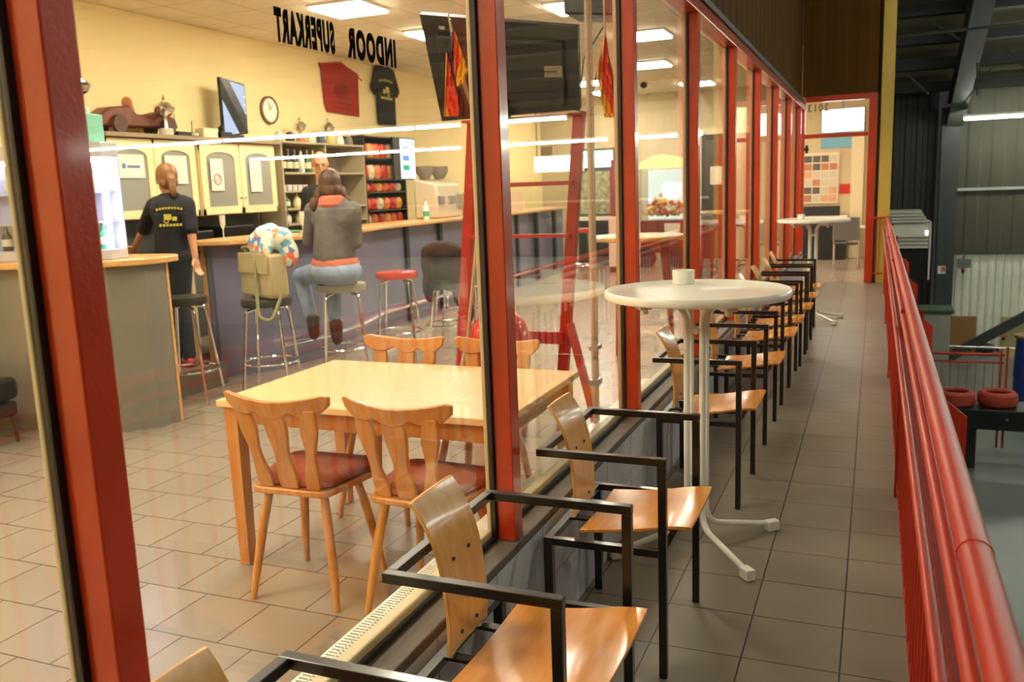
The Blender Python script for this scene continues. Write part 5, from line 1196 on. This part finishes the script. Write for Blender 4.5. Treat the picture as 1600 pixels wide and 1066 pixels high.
b = MB(); b.ell(J['chest'], (.215, .16, .19)); cap(b, J['chest'], J['pel'], .165, .165); cap(b, J['sl'], J['sl'].lerp(J['el'], .85), .078, .070); cap(b, J['sr'], J['sr'].lerp(J['er'], .85), .078, .070); cap(b, J['sl'], J['sr'], .085, .085)
remesh(b.build('shirt', SHIRT, t), .013, 3)
b = MB(); [cap(b, J['pel'] + Vector((s * .08, 0, -.02)), Vector((s * .09, 0, .10)), .115, .065) for s in (-1, 1)]; b.ell(J['pel'], (.17, .14, .1)); remesh(b.build('trousers', JNB, t), .014, 2)
for s in (-1, 1): b = MB(); cap(b, Vector((s * .09 - .01, .03, .045)), Vector((s * .10 + .06, -.17, .04)), .045, .038); remesh(b.build('shoe', DARKP, t), .012, 1)

# ---- woman on the bar stool, seen from behind
Ys = 6.50
def Ws(u, v, dy=0.0): return at(u, v, Ys + dy)
t = thing('person', 'person seated on a bar stool in grey denim jacket, blue jeans and brown boots', 'person', (Ws(524, 440).x, Ys, 0.001)); org = t.location.copy()
J = {k: Ws(*v) - org for k, v in dict(head=(516, 290), neck=(519, 312), chest=(522, 340), sl=(490, 330), sr=(550, 330), el=(483, 378, .06), wl=(490, 372, .30), er=(556, 378, .05), wr=(530, 372, .32), pel=(524, 418), hl=(505, 425), hr=(545, 425), kl=(470, 432, .16), kr=(520, 440, .22), al=(490, 512, .08), ar=(526, 520, .14)).items()}
b = MB(); Mh = head(b, J['head'], (-.45, .88, -.1), 1.06); cap(b, J['head'] + Vector((0, 0, -.07)), J['neck'] + Vector((0, 0, -.04)), .05, .056)
b.ell(J['chest'], (.175, .12, .19)); cap(b, J['chest'], J['pel'], .125, .14); b.ell(J['pel'], (.18, .15, .12))
for a_, e_, w_ in (('sl', 'el', 'wl'), ('sr', 'er', 'wr')):
    cap(b, J[a_], J[e_], .050, .040); cap(b, J[e_], J[w_], .040, .027); hand(b, J[w_], J[w_] - J[e_], (1, 0, 0))
for h_, k_, a_ in (('hl', 'kl', 'al'), ('hr', 'kr', 'ar')):
    cap(b, J[h_], J[k_], .088, .060); cap(b, J[k_], J[a_], .058, .036); cap(b, J[a_] + Vector((0, 0, -.05)), J[a_] + Vector((-.06, .14, -.07)), .034, .026)
remesh(b.build('body', SKIN, t), .010, 2); eyes(Mh, t)
b = MB(); b.ell(J['chest'] + Vector((0, 0, .01)), (.215, .155, .20)); cap(b, J['chest'], J['pel'] + Vector((0, 0, .10)), .165, .185); cap(b, J['sl'], J['sr'], .085, .085)
cap(b, J['sl'], J['el'], .078, .062); cap(b, J['el'], J['wl'] * .9 + J['el'] * .1, .062, .042); cap(b, J['sr'], J['er'], .078, .062); cap(b, J['er'], J['wr'] * .9 + J['er'] * .1, .062, .042)
remesh(b.build('denim_jacket', JKT, t), .013, 2)
b = MB(); b.lathe([(.21, -.02), (.215, .02), (.20, .05)], c=tuple(J['pel'] + Vector((0, 0, .03))), n=24, sy=.85); b.build('shirt_hem', mat('pink cotton', srgb(206, 110, 84), .8), t)
b = MB(); b.ell(J['pel'] + Vector((0, 0, -.03)), (.245, .20, .14))
for h_, k_, a_ in (('hl', 'kl', 'al'), ('hr', 'kr', 'ar')): cap(b, J[h_], J[k_], .110, .078); cap(b, J[k_], J[k_].lerp(J[a_], .88), .075, .060)
remesh(b.build('jeans', DEN, t), .013, 3)
for a_ in ('al', 'ar'):
    b = MB(); cap(b, J[a_] + Vector((.0, 0, .08)), J[a_] + Vector((0, 0, -.05)), .062, .052); cap(b, J[a_] + Vector((0, 0, -.07)), J[a_] + Vector((-.08, .17, -.085)), .045, .034); remesh(b.build('boot', BOOT, t), .011, 1)
b = MB(); M = Mh
b.ell((0, -.025, .03), (.092, .100, .108), 16, 12, M); b.ell((0, -.07, -.04), (.085, .05, .075), 14, 9, M)
for s in (-1, 1): b.ell((s * .095, -.03, -.09), (.036, .042, .08), 12, 8, M); b.ell((s * .135, -.035, -.15), (.038, .036, .06), 12, 8, M)
remesh(b.build('hair', HAIRD, t), .010, 2)
b = MB(); b.lathe([(.105, -.05), (.125, -.02), (.115, .035), (.09, .055)], c=tuple(J['neck'] + Vector((0.02, -.03, -.02))), n=22); b.build('neck_scarf', mat('pink cotton', srgb(206, 110, 84), .8), t)
